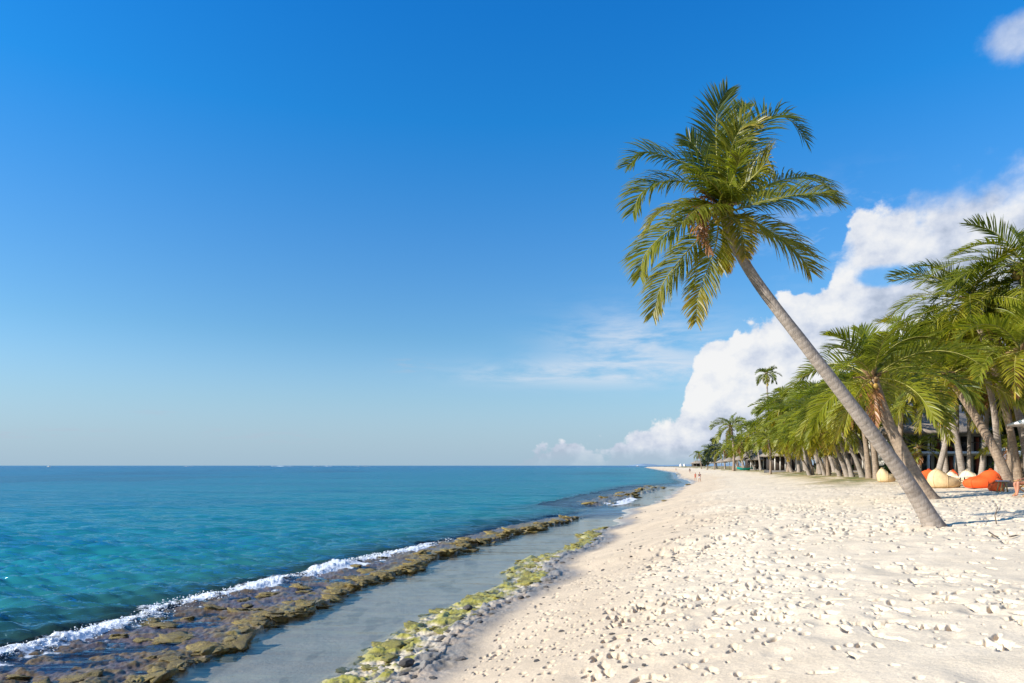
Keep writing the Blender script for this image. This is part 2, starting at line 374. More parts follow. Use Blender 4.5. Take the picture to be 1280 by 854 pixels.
def build_terrain():
    Yr = [-26., -18, -12, -8, -5, -3, -1.5, 0, 1, 2, 2.8, 3.4, 3.9, 4.25]
    y = 4.5
    while y < 1500: Yr.append(y); y += min(max(y * y / (2500 if y < 9 else 3800), .012), y * .06)
    Yr = np.array(Yr)
    af = np.linspace(-.86, .86, 1480)
    ext = .86 + np.cumsum(.01 * 1.28 ** np.arange(1, 20))
    A = np.concatenate([-ext[::-1], af, ext])
    Yg = np.repeat(Yr[:, None], len(A), 1); Xg = A[None, :] * np.maximum(Yg, 4.5)
    z, d = ground(Xg, Yg, True)
    # --- footprints
    rng = np.random.default_rng(5)
    def dents(n, y0, y1, lmin, lmax, dmin, dmax, umin, umax, rim=.3, asp=.45, sharp=.45, along=None):
        rng = np.random.default_rng(n + int(y0))
        # uniform over ground area
        ys = np.sqrt(rng.uniform(y0 ** 2, y1 ** 2, n)); xs = rng.uniform(-.35, .86, n) * ys
        us = xs - E_(ys); 
        clump = vnoise(xs * .35, ys * .35, 77) + .5 * vnoise(xs * 1.1, ys * 1.1, 78)
        ok = (us > umin) & (us < umax) & (clump > rng.uniform(-1.1, .7, n))
        for x0, yy in zip(xs[ok], ys[ok]):
            L = rng.uniform(lmin, lmax); Wd = L * rng.uniform(asp * .8, asp * 1.3); D = rng.uniform(dmin, dmax)
            an = rng.normal(1.2, .5) if along is None else rng.normal(along, .6)
            rr = L * 1.6; sg = 1 if rng.random() < .7 else -1; D *= min(1., L / (1.3 * yy * yy / 3800))
            j0, j1 = np.searchsorted(Yr, (yy - rr, yy + rr)); i0, i1 = np.searchsorted(A, ((x0 - rr) / yy, (x0 + rr) / yy))
            if j1 - j0 < 2 or i1 - i0 < 2: continue
            dx = Xg[j0:j1, i0:i1] - x0; dy = Yg[j0:j1, i0:i1] - yy
            lx = dx * math.cos(an) + dy * math.sin(an); ly = -dx * math.sin(an) + dy * math.cos(an)
            q = np.sqrt((lx / L) ** 2 + (ly / Wd) ** 2) 
            q = q * (1 + .18 * math.sin(rng.uniform(0, 6)) * lx / L)
            z[j0:j1, i0:i1] += -D * (1 - sm(sharp, 1., q)) * (1 + .6 * lx / L) + D * rim * np.exp(-((q - 1.2) / .2) ** 2) * np.clip(.2 + 1.1 * sg * ly / Wd * .6, 0, 1)
    dents(5000, 4.6, 45, .25, .55, .012, .035, 3.0, 40, .12, .6, .1)
    dents(7500, 4.6, 40, .08, .15, .045, .095, 3.0, 40, .08, .38, .5)
    dents(7500, 4.6, 40, .09, .17, .045, .095, 3.0, 40, .08, .36, .5, 1.75)
    dents(10000, 4.6, 45, .03, .065, .018, .04, 1.0, 40, .06, .65, .4)
    dents(9500, 4.6, 32, .035, .085, .035, .07, .9, 6.5, .12, .7, .45)
    dents(6000, 18, 62, .18, .36, .04, .085, 3.0, 40, .06, .4, .3, 1.5)
    dents(9001, 45, 110, .25, .5, .035, .085, 3.5, 18, .3, .5, .3)
    # --- colour of each zone
    X, Y = Xg, Yg; u, r, w = d['u'], d['r'], d['w']; n1, n2 = d['n1'], d['n2']
    def mix(c, col, m): return c * (1 - m[..., None]) + np.array(col) * m[..., None]
    col = np.zeros(X.shape + (3,)); col[:] = (.745, .60, .42)
    big = fbm(X * .5, Y * .5, 3, 91)
    col = mix(col, (.71, .57, .395), sm(-.2, .5, big) * .6)
    tanz = sm(6.2, 2.4, u + 1.2 * vnoise(X * .3, Y * .3, 93) - .03 * np.clip(Y, 0, 50))
    col = mix(col, (.59, .45, .30), tanz * .85)
    damp = sm(1.3, .1, u + .4 * n1)
    col = mix(col, (.40, .31, .22), damp)
    wet = damp.copy()
    seam = sm(.1, -.15, u)
    col = mix(col, (.62, .51, .36), seam)                       # pool bed
    spots = sm(.28, .42, fbm(X * 2.2, Y * 1.1, 3, 95)) * seam
    col = mix(col, (.11, .10, .08), spots * .30 * sm(.2, .6, r))
    reef = sm(.1, -.2, r) * d['ro']
    col = mix(col, (.115, .075, .042), reef)
    col = mix(col, (.12, .095, .10), reef * sm(-.1, .4, fbm(X * .9, Y * .9, 4, 97)) * .9)
    col = mix(col, (.19, .12, .04), reef * sm(.05, .35, n2) * .8)
    ridm = sm(.06, .22, d['rid'])
    col = mix(col, (.25, .18, .045), ridm)
    col = mix(col, (.035, .026, .015), ridm * sm(-.02, -.35, n2))
    al = d['band'] * sm(-.25, .1, n1 + .3 * n2)
    algaeside = sm(-.05, -.45, u)
    gcol = np.where(algaeside[..., None] > .5, np.array((.36, .31, .055)), np.array((.27, .235, .19)))
    col = col * (1 - al[..., None]) + gcol * al[..., None]
    col = mix(col, (.05, .045, .03), d['band'] * sm(-.1, -.5, n2) * .8)
    sea = sm(0, -.8, w)
    col = mix(col, (.16, .13, .09), sea)
    col = mix(col, (.10, .075, .05), sea * sm(0, .3, n1))
    g = d['gz'] * sm(-.35, .15, fbm(X * .6, Y * .6, 4, 99) + .25)
    col = mix(col, (.34, .25, .10), g)
    col = mix(col, (.13, .15, .035), g * sm(.0, .4, fbm(X * .35, Y * .35, 3, 101)) * .9)
    lit = sm(21, 27, u) * sm(50, 40, Y) * .7                        # leaf litter under the palms
    col = mix(col, (.20, .15, .09), lit)
    wet = np.maximum(wet, seam)
    ny, nx = X.shape
    V = np.stack([X, Y, z], -1).reshape(-1, 3)
    idx = np.arange(ny * nx).reshape(ny, nx)
    Q = np.stack([idx[:-1, :-1], idx[:-1, 1:], idx[1:, 1:], idx[1:, :-1]], -1).reshape(-1, 4)
    me = mesh_np('sand_beach', V, [Q], M['ground'], True, {'wet': wet}, col.reshape(-1, 3))
    tag(link('sand_beach', me), kind='structure')

def build_water():
    Yr = [-26., -20, -14, -9, -5, -2, 0, 2, 4, 5.5, 6.5]
    y = 7.2
    while y < 60000: Yr.append(y); y += min(max(y * y / 3600, .03), y * .35)
    Yr.append(60000.); Yr = np.array(Yr)
    af = np.linspace(-.84, .30, 1250)
    ext = np.cumsum(.01 * 1.35 ** np.arange(1, 17))
    A = np.concatenate([-.84 - ext[::-1], af, .30 + ext])
    Yg = np.repeat(Yr[:, None], len(A), 1); Xg = A[None, :] * np.maximum(Yg, 6.5)
    bed = ground(Xg, np.minimum(Yg, 1e5))
    w = Xg - W_(Yg); u = Xg - E_(Yg); r = Xg - R_(Yg)
    depth = np.clip(-bed, 0, 25)
    sp = np.gradient(Yr)[:, None]
    calm = sm(-1.2, .2, w); inpool = sm(-.3, .1, r) * ridge_on(Yg)
    z = np.zeros_like(Xg)
    rng = np.random.default_rng(3)
    for k in range(64):
        lam = math.exp(rng.uniform(math.log(.35), math.log(11))); th = rng.normal(-1.25, .38)
        amp = .0088 * lam ** .80 * rng.uniform(.5, 1.3) * (.5 if lam > 3 else .8 if lam > 1.2 else 1.6)
        kx, ky = math.cos(th) * 2 * math.pi / lam, math.sin(th) * 2 * math.pi / lam
        ph = kx * Xg + ky * Yg + rng.uniform(0, 6.28) + .8 * vnoise(Xg * .11, Yg * .11, 200 + k)
        s = (np.sin(ph) + .25 * np.cos(2 * ph))
        att = sm(.55, .22, sp / lam)
        z += amp * s * att
    z *= (1 - .72 * calm) * (1 - .9 * inpool)
    z += .012 * fbm(Xg * 2.2, Yg * 2.2, 3, 207) * calm * (1 - .8 * inpool) * sm(60, 25, Yg)
    # the breaking wave along the reef's edge
    a1 = I(Yg, [-30, 9, 11, 13.5, 15.5, 18, 20, 24, 28, 30.5, 33, 36, 37.5, 40, 42, 55, 59, 66, 71, 75, 1e5],
           [.8, .9, 1, 1., .7, .8, 1, 1.0, .75, .3, .12, .25, .45, .3, .05, .05, .7, .9, .6, 0, 0])
    lump = 1 + .12 * vnoise(Yg * 1.1, Xg * 1.1, 211) + .18 * vnoise(Yg * 4, Xg * 4, 213)
    wc = w - .25 * vnoise(Yg * .8, Yg * 0, 215)
    z += (.11 + .06 * fbm(Xg * 5, Yg * 5, 3, 240, .65)) * a1 * lump * np.where(wc < 0, np.exp(-(wc / .9) ** 2), np.exp(-(wc / .26) ** 2))
    z += .05 * np.exp(-((wc + 3.2) / .9) ** 2) * (1 + .4 * vnoise(Yg * .5, Xg * .5, 217)) * sm(60, 45, Yg)
    foam = a1 * np.where(wc < -.1, np.exp(-((wc + .1) / .45) ** 2), np.exp(-((wc + .1) / .85) ** 2)) * (.80 + .55 * vnoise(Yg * 1.1, Xg * 2.5, 219) + .3 * vnoise(Yg * 4., Xg * 6., 220))
    foam += .30 * sm(.2, .8, vnoise(Xg * .8, Yg * 2., 221)) * sm(2.6, .3, wc) * sm(-.5, .4, wc) * sm(75, 60, Yg) * a1
    foam = np.where(Yg > 50, foam + .9 * np.exp(-((w + .2) / 1.5) ** 2) * sm(57, 60, Yg) * sm(74, 66, Yg) * (.45 + .9 * vnoise(Yg * .6, Xg * 1.3, 243)), foam)
    # underwater reef patches
    pt = sm(-9, -4, w) * sm(1, -.5, w) * sm(48, 60, Yg) * sm(150, 110, Yg) * .75
    pt += .32 * sm(-4, -1.5, w) * sm(.3, -.5, w) * sm(60, 40, Yg) * sm(-.3, .3, fbm(Xg * .3, Yg * .12, 3, 225) + .15)
    pt += .30 * sm(.12, .4, fbm(Xg * .02, Yg * .008, 4, 227)) * sm(-8, -25, w) * sm(900, 400, Yg)
    ny, nx = Xg.shape
    V = np.stack([Xg, Yg, z], -1).reshape(-1, 3)
    idx = np.arange(ny * nx).reshape(ny, nx)
    keep = (u < 4.0)
    kq = keep[:-1, :-1] | keep[1:, 1:]
    Q = np.stack([idx[:-1, :-1], idx[:-1, 1:], idx[1:, 1:], idx[1:, :-1]], -1)[kq]
    me = mesh_np('sea_water', V, [Q], M['water'], True,
                 {'depth': depth, 'foam': np.clip(foam, 0, 1.2), 'patch': np.clip(pt, 0, .85), 'calm': np.clip(calm * .55 + inpool * .4, 0, 1)})
    tag(link('sea_water', me), kind='structure')
    # frothy blobs of the breaker
    ico = ico_arrays(1); n = 4200
    yy = rng.uniform(9.5, 31, n) ; a = np.interp(yy, [9, 11, 13.5, 15.5, 18, 20, 24, 28, 30.5], [.9, 1, 1., .55, .7, 1, 1.0, .7, .15])
    ok = rng.uniform(0, 1, n) < a * (.5 + .5 * sm(-.3, .2, vnoise(yy * 1.3, yy * 0, 233)))
    yy = yy[ok]; n = len(yy)
    wc = rng.normal(.02, .22, n); xx = W_(yy) + .25 * vnoise(yy * .8, yy * 0, 215) + wc
    hh = np.where(wc < 0, np.exp(-(wc / .9) ** 2), np.exp(-(wc / .26) ** 2)) * .12 * np.interp(yy, [9, 31], [1, .8])
    rad = rng.uniform(.004, .013, n) * (1 + yy / 40); zz = hh * rng.uniform(.75, 1.25, n) + .01
    V = (ico[0][None] * (rad[:, None] * rng.uniform(.6, 1.3, (n, 3)))[:, None, :] + np.stack([xx, yy, zz], -1)[:, None, :]).reshape(-1, 3)
    T = (ico[1][None] + (np.arange(n) * len(ico[0]))[:, None, None]).reshape(-1, 3)
    tag(link('foam', mesh_np('foam', V, [T], M['foam'], True)), kind='stuff')
    # white water on the outer reef at the horizon
    mb = MB()
    for (p0, p1) in ((325, 330), (338, 369), (392, 415), (446, 463), (230, 240)):
        Yd = 2700 + p0; xs = np.linspace((p0 - 640) / F * Yd, (p1 - 640) / F * Yd, 12)
        P = np.stack([xs, Yd + 20 * rng.normal(size=12), np.full(12, .25)], -1)
        mb.tube(P, np.concatenate([[.2], rng.uniform(.4, .8, 10), [.2]]), 6)
    tag(mb.build('surf_foam', M['foam'], smooth=True), kind='stuff')

def ico_arrays(sub):
    import bmesh
    bm = bmesh.new(); bmesh.ops.create_icosphere(bm, subdivisions=sub, radius=1.0)
    V = np.array([v.co[:] for v in bm.verts]); T = np.array([[v.index for v in f.verts] for f in bm.faces]); bm.free()
    return V, T

# ------------------------------------------------------------------ sky, sun, camera
SUN_EL, SUN_AZ = math.radians(27), math.radians(180 + 76)    # azimuth the light comes FROM, clockwise from +Y
def build_world():
    w = bpy.data.worlds.new('World'); SC.world = w; w.use_nodes = True
    nt = w.node_tree
    for n in list(nt.nodes): nt.nodes.remove(n)
    N = NT(nt); out = nt.nodes.new('ShaderNodeOutputWorld')
    sky = N('ShaderNodeTexSky', {'sky_type': 'NISHITA', 'sun_disc': False, 'sun_elevation': SUN_EL, 'sun_rotation': SUN_AZ,
                                 'altitude': 0., 'air_density': 1.0, 'dust_density': .35, 'ozone_density': 2.6})
    d = N('ShaderNodeTexCoord').outputs['Generated']
    s = N('ShaderNodeSeparateXYZ', Vector=d)
    x, y, z = s.outputs
    az = N.math('ARCTAN2', x, y); el = N.math('ARCSINE', z)
    base = N.mixc(1., sky.outputs[0], N.ramp(el, [(0., (1., 1., 1.25)), (.09, (.76, .97, 1.12)), (.183, (.59, .94, 1.11)), (.314, (.39, .95, 1.33)), (.465, (.13, .97, 1.56)), (.588, (.09, .93, 1.66))]), 'MULTIPLY')
    # warp of the cloud outline
    def noise(sx, sy, sc, det=8., ro=.6, off=(0, 0, 0), dist=0.):
        p = N('ShaderNodeCombineXYZ', X=N.math('MULTIPLY', az, sx), Y=N.math('MULTIPLY', el, sy), Z=off[2]).outputs[0]
        p = N('ShaderNodeVectorMath', {'operation': 'ADD'}, _0=p, _1=off).outputs[0]
        return N('ShaderNodeTexNoise', Vector=p, Scale=sc, Detail=det, Roughness=ro, Distortion=dist).outputs['Fac']
    def ae(px, py):
        a = (px - 640) / F; e = (HY - py) / F
        return math.atan(a), math.atan(e * math.cos(math.atan(a)))
    # cloud top as a curve of azimuth (radians .0 .. .9 -> 0..1)
    pts = [(560, 640), (610, 620), (640, 574), (660, 560), (690, 553), (715, 549), (745, 546), (765, 553), (790, 545), (805, 532), (835, 522), (850, 505), (862, 470),
           (868, 440), (890, 425), (915, 405), (950, 388), (985, 362), (1030, 352), (1048, 310), (1060, 272), (1100, 246), (1140, 236), (1185, 212), (1230, 198), (1280, 188), (1500, 120)]
    cv = nt.nodes.new('ShaderNodeFloatCurve'); c = cv.mapping.curves[0]
    P = [(ae(*p)[0], ae(*p)[1]) for p in pts]
    A0, A1 = -.12, .82
    while len(c.points) < len(P): c.points.new(.5, .5)
    for q, (a, e) in zip(c.points, P): q.location = ((a - A0) / (A1 - A0), min(max((e + .1) / .7, 0), 1)); q.handle_type = 'AUTO'
    cv.mapping.update()
    nt.links.new(N.math('DIVIDE', N.math('SUBTRACT', az, A0), A1 - A0), cv.inputs['Value'])
    top = N.math('MULTIPLY_ADD', cv.outputs[0], .7, -.1)
    bil = noise(1, 1.15, 16., 9., .58); bil2 = noise(1, 1.1, 45., 6., .6, (3, 1, 0))
    vor = N('ShaderNodeTexVoronoi', {'feature': 'SMOOTH_F1'}, Vector=N('ShaderNodeCombineXYZ', X=N.math('ADD', az, N.math('MULTIPLY', bil, .03)), Y=N.math('MULTIPLY', el, 1.1)).outputs[0], Scale=34., Smoothness=.5).outputs['Distance']
    k = N.math('SUBTRACT', top, el)
    k = N.math('ADD', k, N.math('MULTIPLY_ADD', bil, .085, -.0425)); k = N.math('ADD', k, N.math('MULTIPLY_ADD', bil2, .03, -.015))
    k = N.math('ADD', k, N.math('MULTIPLY_ADD', vor, -.03, .012))
    right = N.smooth(az, .46, .60)                          # higher, thinner, softer cloud further right
    soft = N.math('MULTIPLY_ADD', right, .060, .010)
    dens = N.smooth(k, 0., soft)
    def gauss(px, py, rx, ry, wob=0.):
        a0, e0 = ae(px, py)
        u = N.math('DIVIDE', N.math('SUBTRACT', az, a0), rx / F); v = N.math('DIVIDE', N.math('SUBTRACT', el, e0), ry / F)
        q = N.math('ADD', N.math('MULTIPLY', u, u), N.math('MULTIPLY', v, v))
        if wob: q = N.math('ADD', q, N.math('MULTIPLY_ADD', bil, wob, -wob / 2))
        return N.math('POWER', 2.718, N.math('MULTIPLY', q, -1.))
    hole = N.smooth(N.math('ADD', gauss(1118, 344, 36, 13, 3.), gauss(1014, 322, 40, 30, 3.)), .30, .75)
    dens = N.math('MULTIPLY', dens, N.math('SUBTRACT', 1., N.math('MULTIPLY', hole, .93)))
    # lower edge melts into haze
    base_e = ae(860, 571)[1]
    low = N.smooth(N.math('ADD', el, N.math('MULTIPLY_ADD', noise(.35, 3., 16., 5., .6, (7, 2, 0)), .028, -.014)), base_e - .012, base_e + .022, .20, 1.)
    dens = N.math('MULTIPLY', dens, low)
    # thin streaks and wisps
    st = noise(1., 4.5, 7., 7., .62, (11, 4, 0), .4)
    wz = N.math('ADD', N.math('ADD', gauss(800, 425, 90, 34), gauss(780, 465, 150, 16)), N.math('MULTIPLY', gauss(640, 468, 60, 9), .55))
    wisp = N.math('MULTIPLY', N.smooth(st, .34, .62), N.math('MINIMUM', wz, 1.))
    st2 = noise(1., 7., 24., 6., .6, (17, 9, 0))
    w2 = N.math('ADD', N.math('ADD', gauss(515, 457, 22, 9), gauss(80, 541, 45, 6)), N.math('ADD', gauss(195, 515, 18, 4), gauss(10, 542, 18, 4)))
    w2 = N.math('ADD', w2, N.math('ADD', gauss(350, 548, 60, 7), gauss(268, 540, 16, 4)))
    grey = N.math('MULTIPLY', N.smooth(st2, .45, .65), w2)
    small = N.smooth(N.math('ADD', gauss(1277, 44, 34, 22, .8), N.math('MULTIPLY_ADD', bil2, .5, -.25)), .25, .8)
    edge = N.math('MULTIPLY', N.math('MULTIPLY', N.smooth(noise(1, 2.2, 15., 7., .6, (5, 5, 0)), .48, .66), gauss(1045, 290, 60, 36)), .8)
    rear = N.math('ADD', wisp, edge)
    # sun and shade painted into cloud tone: bright sunlit heads, lavender grey shaded bodies
    sh = noise(1, 1.3, 13., 7., .6, (.012, -.012, 0))
    dif = N.math('SUBTRACT', bil, noise(1, 1.15, 16., 9., .58, (.018, -.022, 0)))
    tone = N.math('ADD', N.math('MULTIPLY_ADD', dif, 2.6, .58), N.math('MULTIPLY_ADD', sh, .9, -.45))
    tone = N.math('ADD', tone, N.smooth(k, .16, .0, -.10, .22))
    tone = N.math('ADD', tone, N.math('MULTIPLY', gauss(900, 470, 65, 65), .35))
    tone = N.math('SUBTRACT', tone, N.math('MULTIPLY', right, .30))
    tone = N.math('SUBTRACT', tone, N.smooth(el, base_e + .07, base_e - .01, 0., .55))
    cc = N.ramp(tone, [(.0, (.50, .57, .71)), (.35, (.68, .74, .87)), (.68, (.87, .90, .96)), (1., (1., 1., 1.))])
    cc = N('ShaderNodeVectorMath', {'operation': 'SCALE'}, _0=cc, Scale=SKY['cloud']).outputs[0]
    total = N.math('MAXIMUM', N.math('MULTIPLY', dens, .97), N.math('MULTIPLY', small, .62))
    hor = N.smooth(el, .20, -.02, 0., SKY['haze'])
    base = N.mixc(hor, base, SKY['hazecol'])
    col = N.mixc(N.math('MULTIPLY', rear, .72, clamp=True), base, N('ShaderNodeVectorMath', {'operation': 'SCALE'}, _0=(.80, .86, .95), Scale=SKY['cloud']).outputs[0])
    col = N.mixc(N.math('MULTIPLY', grey, .40, clamp=True), col, N('ShaderNodeVectorMath', {'operation': 'SCALE'}, _0=(.50, .57, .70), Scale=SKY['cloud']).outputs[0])
    col = N.mixc(total, col, cc)
    bg = N('ShaderNodeBackground', Color=col, Strength=SKY['strength'])
    nt.links.new(bg.outputs[0], out.inputs[0])
    w.cycles.sampling_method = 'MANUAL'; w.cycles.sample_map_resolution = 1024

def build_sun_camera():
    L = bpy.data.lights.new('sun', 'SUN'); L.energy = 5.0; L.angle = math.radians(.5); L.color = (1, .955, .87)
    o = link('sun', L)
    dirv = Vector((math.sin(SUN_AZ) * math.cos(SUN_EL), math.cos(SUN_AZ) * math.cos(SUN_EL), math.sin(SUN_EL)))
    o.rotation_euler = dirv.to_track_quat('Z', 'Y').to_euler(); o.location = (-30, -20, 40)
    cam = bpy.data.cameras.new('camera'); co = link('camera', cam, loc=(0, 0, HC))
    co.rotation_euler = (math.radians(90), 0, 0)
    cam.sensor_width = 36; cam.lens = F / 1280 * 36; cam.shift_y = (HY - 427) / 1280
    cam.clip_start = .1; cam.clip_end = 100000
    SC.camera = co
    vs = SC.view_settings; vs.view_transform = 'Standard'; vs.look = 'None'; vs.gamma = 1; vs.exposure = .56; vs.use_curve_mapping = False
    SC.cycles.use_denoising = True
    SC.cycles.max_bounces = 8; SC.cycles.transparent_max_bounces = 12; SC.cycles.caustics_reflective = False; SC.cycles.caustics_refractive = False
    SC.cycles.sample_clamp_indirect = 6

SKY = dict(sat=1.15, val=1.0, hue=.5, strength=.096, cloud=6.5, haze=.92, hazecol=(2.4, 3.6, 4.6))

# ------------------------------------------------------------------ palms
def curve3(P, n):
    """Catmull-Rom through control points P, resampled evenly to n points"""
    P = np.asarray(P, float)
    P = np.concatenate([[2 * P[0] - P[1]], P, [2 * P[-1] - P[-2]]])
    out = []
    for i in range(1, len(P) - 2):
        t = np.linspace(0, 1, 24, endpoint=(i == len(P) - 3))[:, None]
        a, b, c, d = P[i - 1], P[i], P[i + 1], P[i + 2]
        out.append(.5 * (2 * b + (c - a) * t + (2 * a - 5 * b + 4 * c - d) * t ** 2 + (3 * b - a - 3 * c + d) * t ** 3))
    Q = np.concatenate(out); s = np.concatenate([[0], np.cumsum(np.linalg.norm(np.diff(Q, axis=0), axis=1))])
    return np.stack([np.interp(np.linspace(0, s[-1], n), s, Q[:, k]) for k in range(3)], -1)

def frond_arrays(P, up, nleaf=70, leaf=.85, droop=.6, age=0., seed=0, width=.045, start=.14, K=4, wind=(0, 0, 0), fold=.25, perp=0.):
    """leaflets of one frond along rachis P; returns V, Q, T, tint"""
    rng = np.random.default_rng(seed)
    n = len(P); t = np.gradient(P, axis=0); t /= np.linalg.norm(t, axis=1)[:, None]
    up = np.broadcast_to(np.asarray(up, float), t.shape)
    nn = up - (up * t).sum(1)[:, None] * t; nn /= np.linalg.norm(nn, axis=1)[:, None] + 1e-9
    sd = np.cross(t, nn)
    V = []; Q = []; T = []; A = []; b = 0
    us = start + (1 - start) * (np.arange(nleaf) + .5) / nleaf
    for side in (-1, 1):
        for u in us + rng.uniform(-.3, .3, nleaf) / nleaf:
            u = min(max(u, 0), 1); x = u * (n - 1); i = min(int(x), n - 2); f = x - i
            p = P[i] * (1 - f) + P[i + 1] * f; tt = t[i]; ns = nn[i]; s = sd[i] * side
            v = (u - start) / (1 - start)
            L = leaf * (.35 + .65 * min(v / .22, 1)) * (1 - .62 * max(0, (v - .5) / .5) ** 1.6) * rng.uniform(.82, 1.12)
            if rng.random() < .04 + .12 * age: L *= rng.uniform(.3, .7)
            ang = .95 + perp - .55 * v + rng.normal(0, .07)
            d = s * math.sin(ang) + tt * math.cos(ang) + ns * (fold + rng.normal(0, .09))
            d /= np.linalg.norm(d)
            g = droop * rng.uniform(.7, 1.35)
            wv = rng.uniform(.75, 1.15) * width
            q = p.copy(); step = L / K
            tw = rng.normal(0, .35)
            old = np.clip(age + .35 * v ** 2 * age * 2 + rng.normal(0, .08), 0, 1)
            for k in range(K + 1):
                wd = np.cross(d, ns); wl = np.linalg.norm(wd); wd = wd / (wl + 1e-9)
                bn = np.cross(wd, d); wd = wd * math.cos(tw) + bn * math.sin(tw)
                hw = wv * (.45, 1., .95, .7, .0)[k if K == 4 else min(int(k * 4 / K), 4) if k < K else 4] / 2
                if k < K: V += [q - wd * hw, q + wd * hw]; A += [old + .18 * (k / K) ** 2 * (.4 + age)] * 2
                else: V.append(q); A.append(min(1., old + .28 * (.4 + age)))
                q = q + d * step
                d = d + np.array((wind[0], wind[1], wind[2] - g)) * (step / max(leaf, .1)) * (1. if k else .6); d /= np.linalg.norm(d)
            for k in range(K - 1): Q.append((b + 2 * k, b + 2 * k + 1, b + 2 * k + 3, b + 2 * k + 2))
            T.append((b + 2 * K - 2, b + 2 * K - 1, b + 2 * K)); b += 2 * K + 1
    return np.array(V), np.array(Q), np.array(T), np.clip(np.array(A), 0, 1)

def add_frond(parent, P, up, seed, mat=None, rib_r=.028, label=None, **kw):
    V, Q, T, A = frond_arrays(P, up, seed=seed, **kw)
    o = link('frond', mesh_np('frond', V, [Q, T], mat or M['leaf'], False, {'tint': A}), parent)
    mb = MB(); mb.tube(P, np.linspace(rib_r, rib_r * .18, len(P)) * np.where(np.arange(len(P)) < 2, 1.5, 1), 5)
    mb.build('midrib', M['rib'] if kw.get('age', 0) < .85 else M['dead'], o, True, attrs={'tint': np.full(mb.n, .5)})
    if label: o['label'] = label
    return o

def frond_path(c, az, el0, bend, L, n=16, rng=None, curl=0.):
    p = np.array(c, float); P = [p.copy()]
    for k in range(1, n):
        u = k / (n - 1); e = el0 - bend * u ** 1.25; a = az + curl * u
        p = p + L / (n - 1) * np.array((math.cos(e) * math.sin(a), math.cos(e) * math.cos(a), math.sin(e))); P.append(p.copy())
    return np.array(P)

def trunk_mesh(P, r0, r1, flare=1.5, n=10, rings=.16, seed=0):
    """P: control points base -> crown"""
    L = np.linalg.norm(np.diff(P, axis=0), axis=1).sum(); m = max(14, int(L / .07) if r0 > .15 and n > 9 else 16)
    C_ = curve3(P, m); u = np.linspace(0, 1, m)
    r = r0 + (r1 - r0) * u ** .75 + r0 * (flare - 1) * np.exp(-u * L / .45)
    saw = ((u * L / rings) % 1.0); r = r * (1 + (.018 * (1 - saw) - .008) * (n > 9)) * (1 + .035 * vnoise(u * L * 1.1, u * 0 + seed, 5))
    mb = MB(); mb.tube(C_, r, n)
    al = np.concatenate([np.repeat(u * L, n), [0, L]])
    return mb, al

def crown_heart(parent, c, s=1., coconuts=5, seed=0, tdir=(0, 0, 1)):
    rng = np.random.default_rng(seed); c = np.array(c)
    mb = MB()
    for k in range(16):                       # old leaf bases and fibre
        a = k * 2.4; l = rng.uniform(.35, .75) * s; e = rng.uniform(-.2, 1.2)
        d = np.array((math.cos(a) * math.cos(e), math.sin(a) * math.cos(e), math.sin(e)))
        mb.tube([c - np.array(tdir) * .25 * s, c + d * l * .5, c + d * l + np.array((0, 0, -.1 * s))], [.10 * s, .07 * s, .02 * s], 5)
    mb.build('crown_fibre', M['fibre'], parent, True)
    for k in range(coconuts):
        a = rng.uniform(0, 6.28); q = c + np.array((math.cos(a) * .32, math.sin(a) * .32, -.18 - rng.uniform(0, .3))) * s
        V, T = ICO2; R = .105 * s * rng.uniform(.85, 1.15)
        link('coconut', mesh_np('coconut', V * np.array((R, R, R * 1.25)) + q, [T], M['coco'], True), parent)

ICO2 = ico_arrays(2)

def palm(label, base, crown, bow=(0, 0, 0), r0=.2, r1=.12, L=4.0, nf=20, seed=0, group=None, trunk='trunk', leaf=.85, nleaf=44,
         width=.055, droop=.6, hi=1.35, lo=-.75, coconuts=5, detail=True, cat='palm tree', name='coconut_palm', flare=1.5, K=4, age0=0.):
    """a whole palm with its own trunk, crown heart and separate fronds"""
    base = np.array(base, float); crown = np.array(crown, float); rng = np.random.default_rng(seed)
    root = empty(name, base, label, cat, group)
    b = np.zeros(3); c = crown - base; bow = np.array(bow, float)
    P = [b - (0, 0, .25), b + c * .33 + bow * .9, b + c * .68 + bow, c]
    mb, al = trunk_mesh(P, r0, r1, flare, 12 if detail else 7, seed=seed)
    mb.build('trunk', M[trunk], root, True, attrs={'along': al})
    tdir = P[3] - P[2]; tdir /= np.linalg.norm(tdir)
    crown_heart(root, c, L / 4., coconuts, seed, tdir)
    for k in range(nf):
        f = (k + .5) / nf
        az = k * 2.39996 + rng.normal(0, .18)
        el0 = hi + (lo - hi) * f ** .9 + rng.normal(0, .1)
        Lk = L * (.62 + .38 * min(1, f * 3)) * rng.uniform(.85, 1.1)
        Pf = frond_path(c, az, el0, rng.uniform(.9, 1.5) * (1.1 if f < .7 else .8), Lk, 15, curl=rng.normal(0, .3))
        age = np.clip(age0 + max(0, f - .66) * .9 + rng.normal(0, .08), 0, .8)
        upv = np.array((math.sin(az) * -.5, math.cos(az) * -.5, 1.)) + rng.normal(0, .35, 3)
        add_frond(root, Pf, upv, seed * 100 + k, nleaf=nleaf, leaf=leaf * L / 4, droop=droop + .35 * f, age=age, width=width, K=K, rib_r=.026 * L / 4)
    for k in range(2):
        az = rng.uniform(0, 6.28); Pf = frond_path(c, az, -.9, .6, L * .5, 10)
        add_frond(root, Pf, (math.sin(az), math.cos(az), .4), seed * 100 + 90 + k, mat=M['dead'], nleaf=int(nleaf * .5), leaf=leaf * .7, droop=1.6, age=.9, width=width, K=K, label='brown dead frond hanging down')
    return root

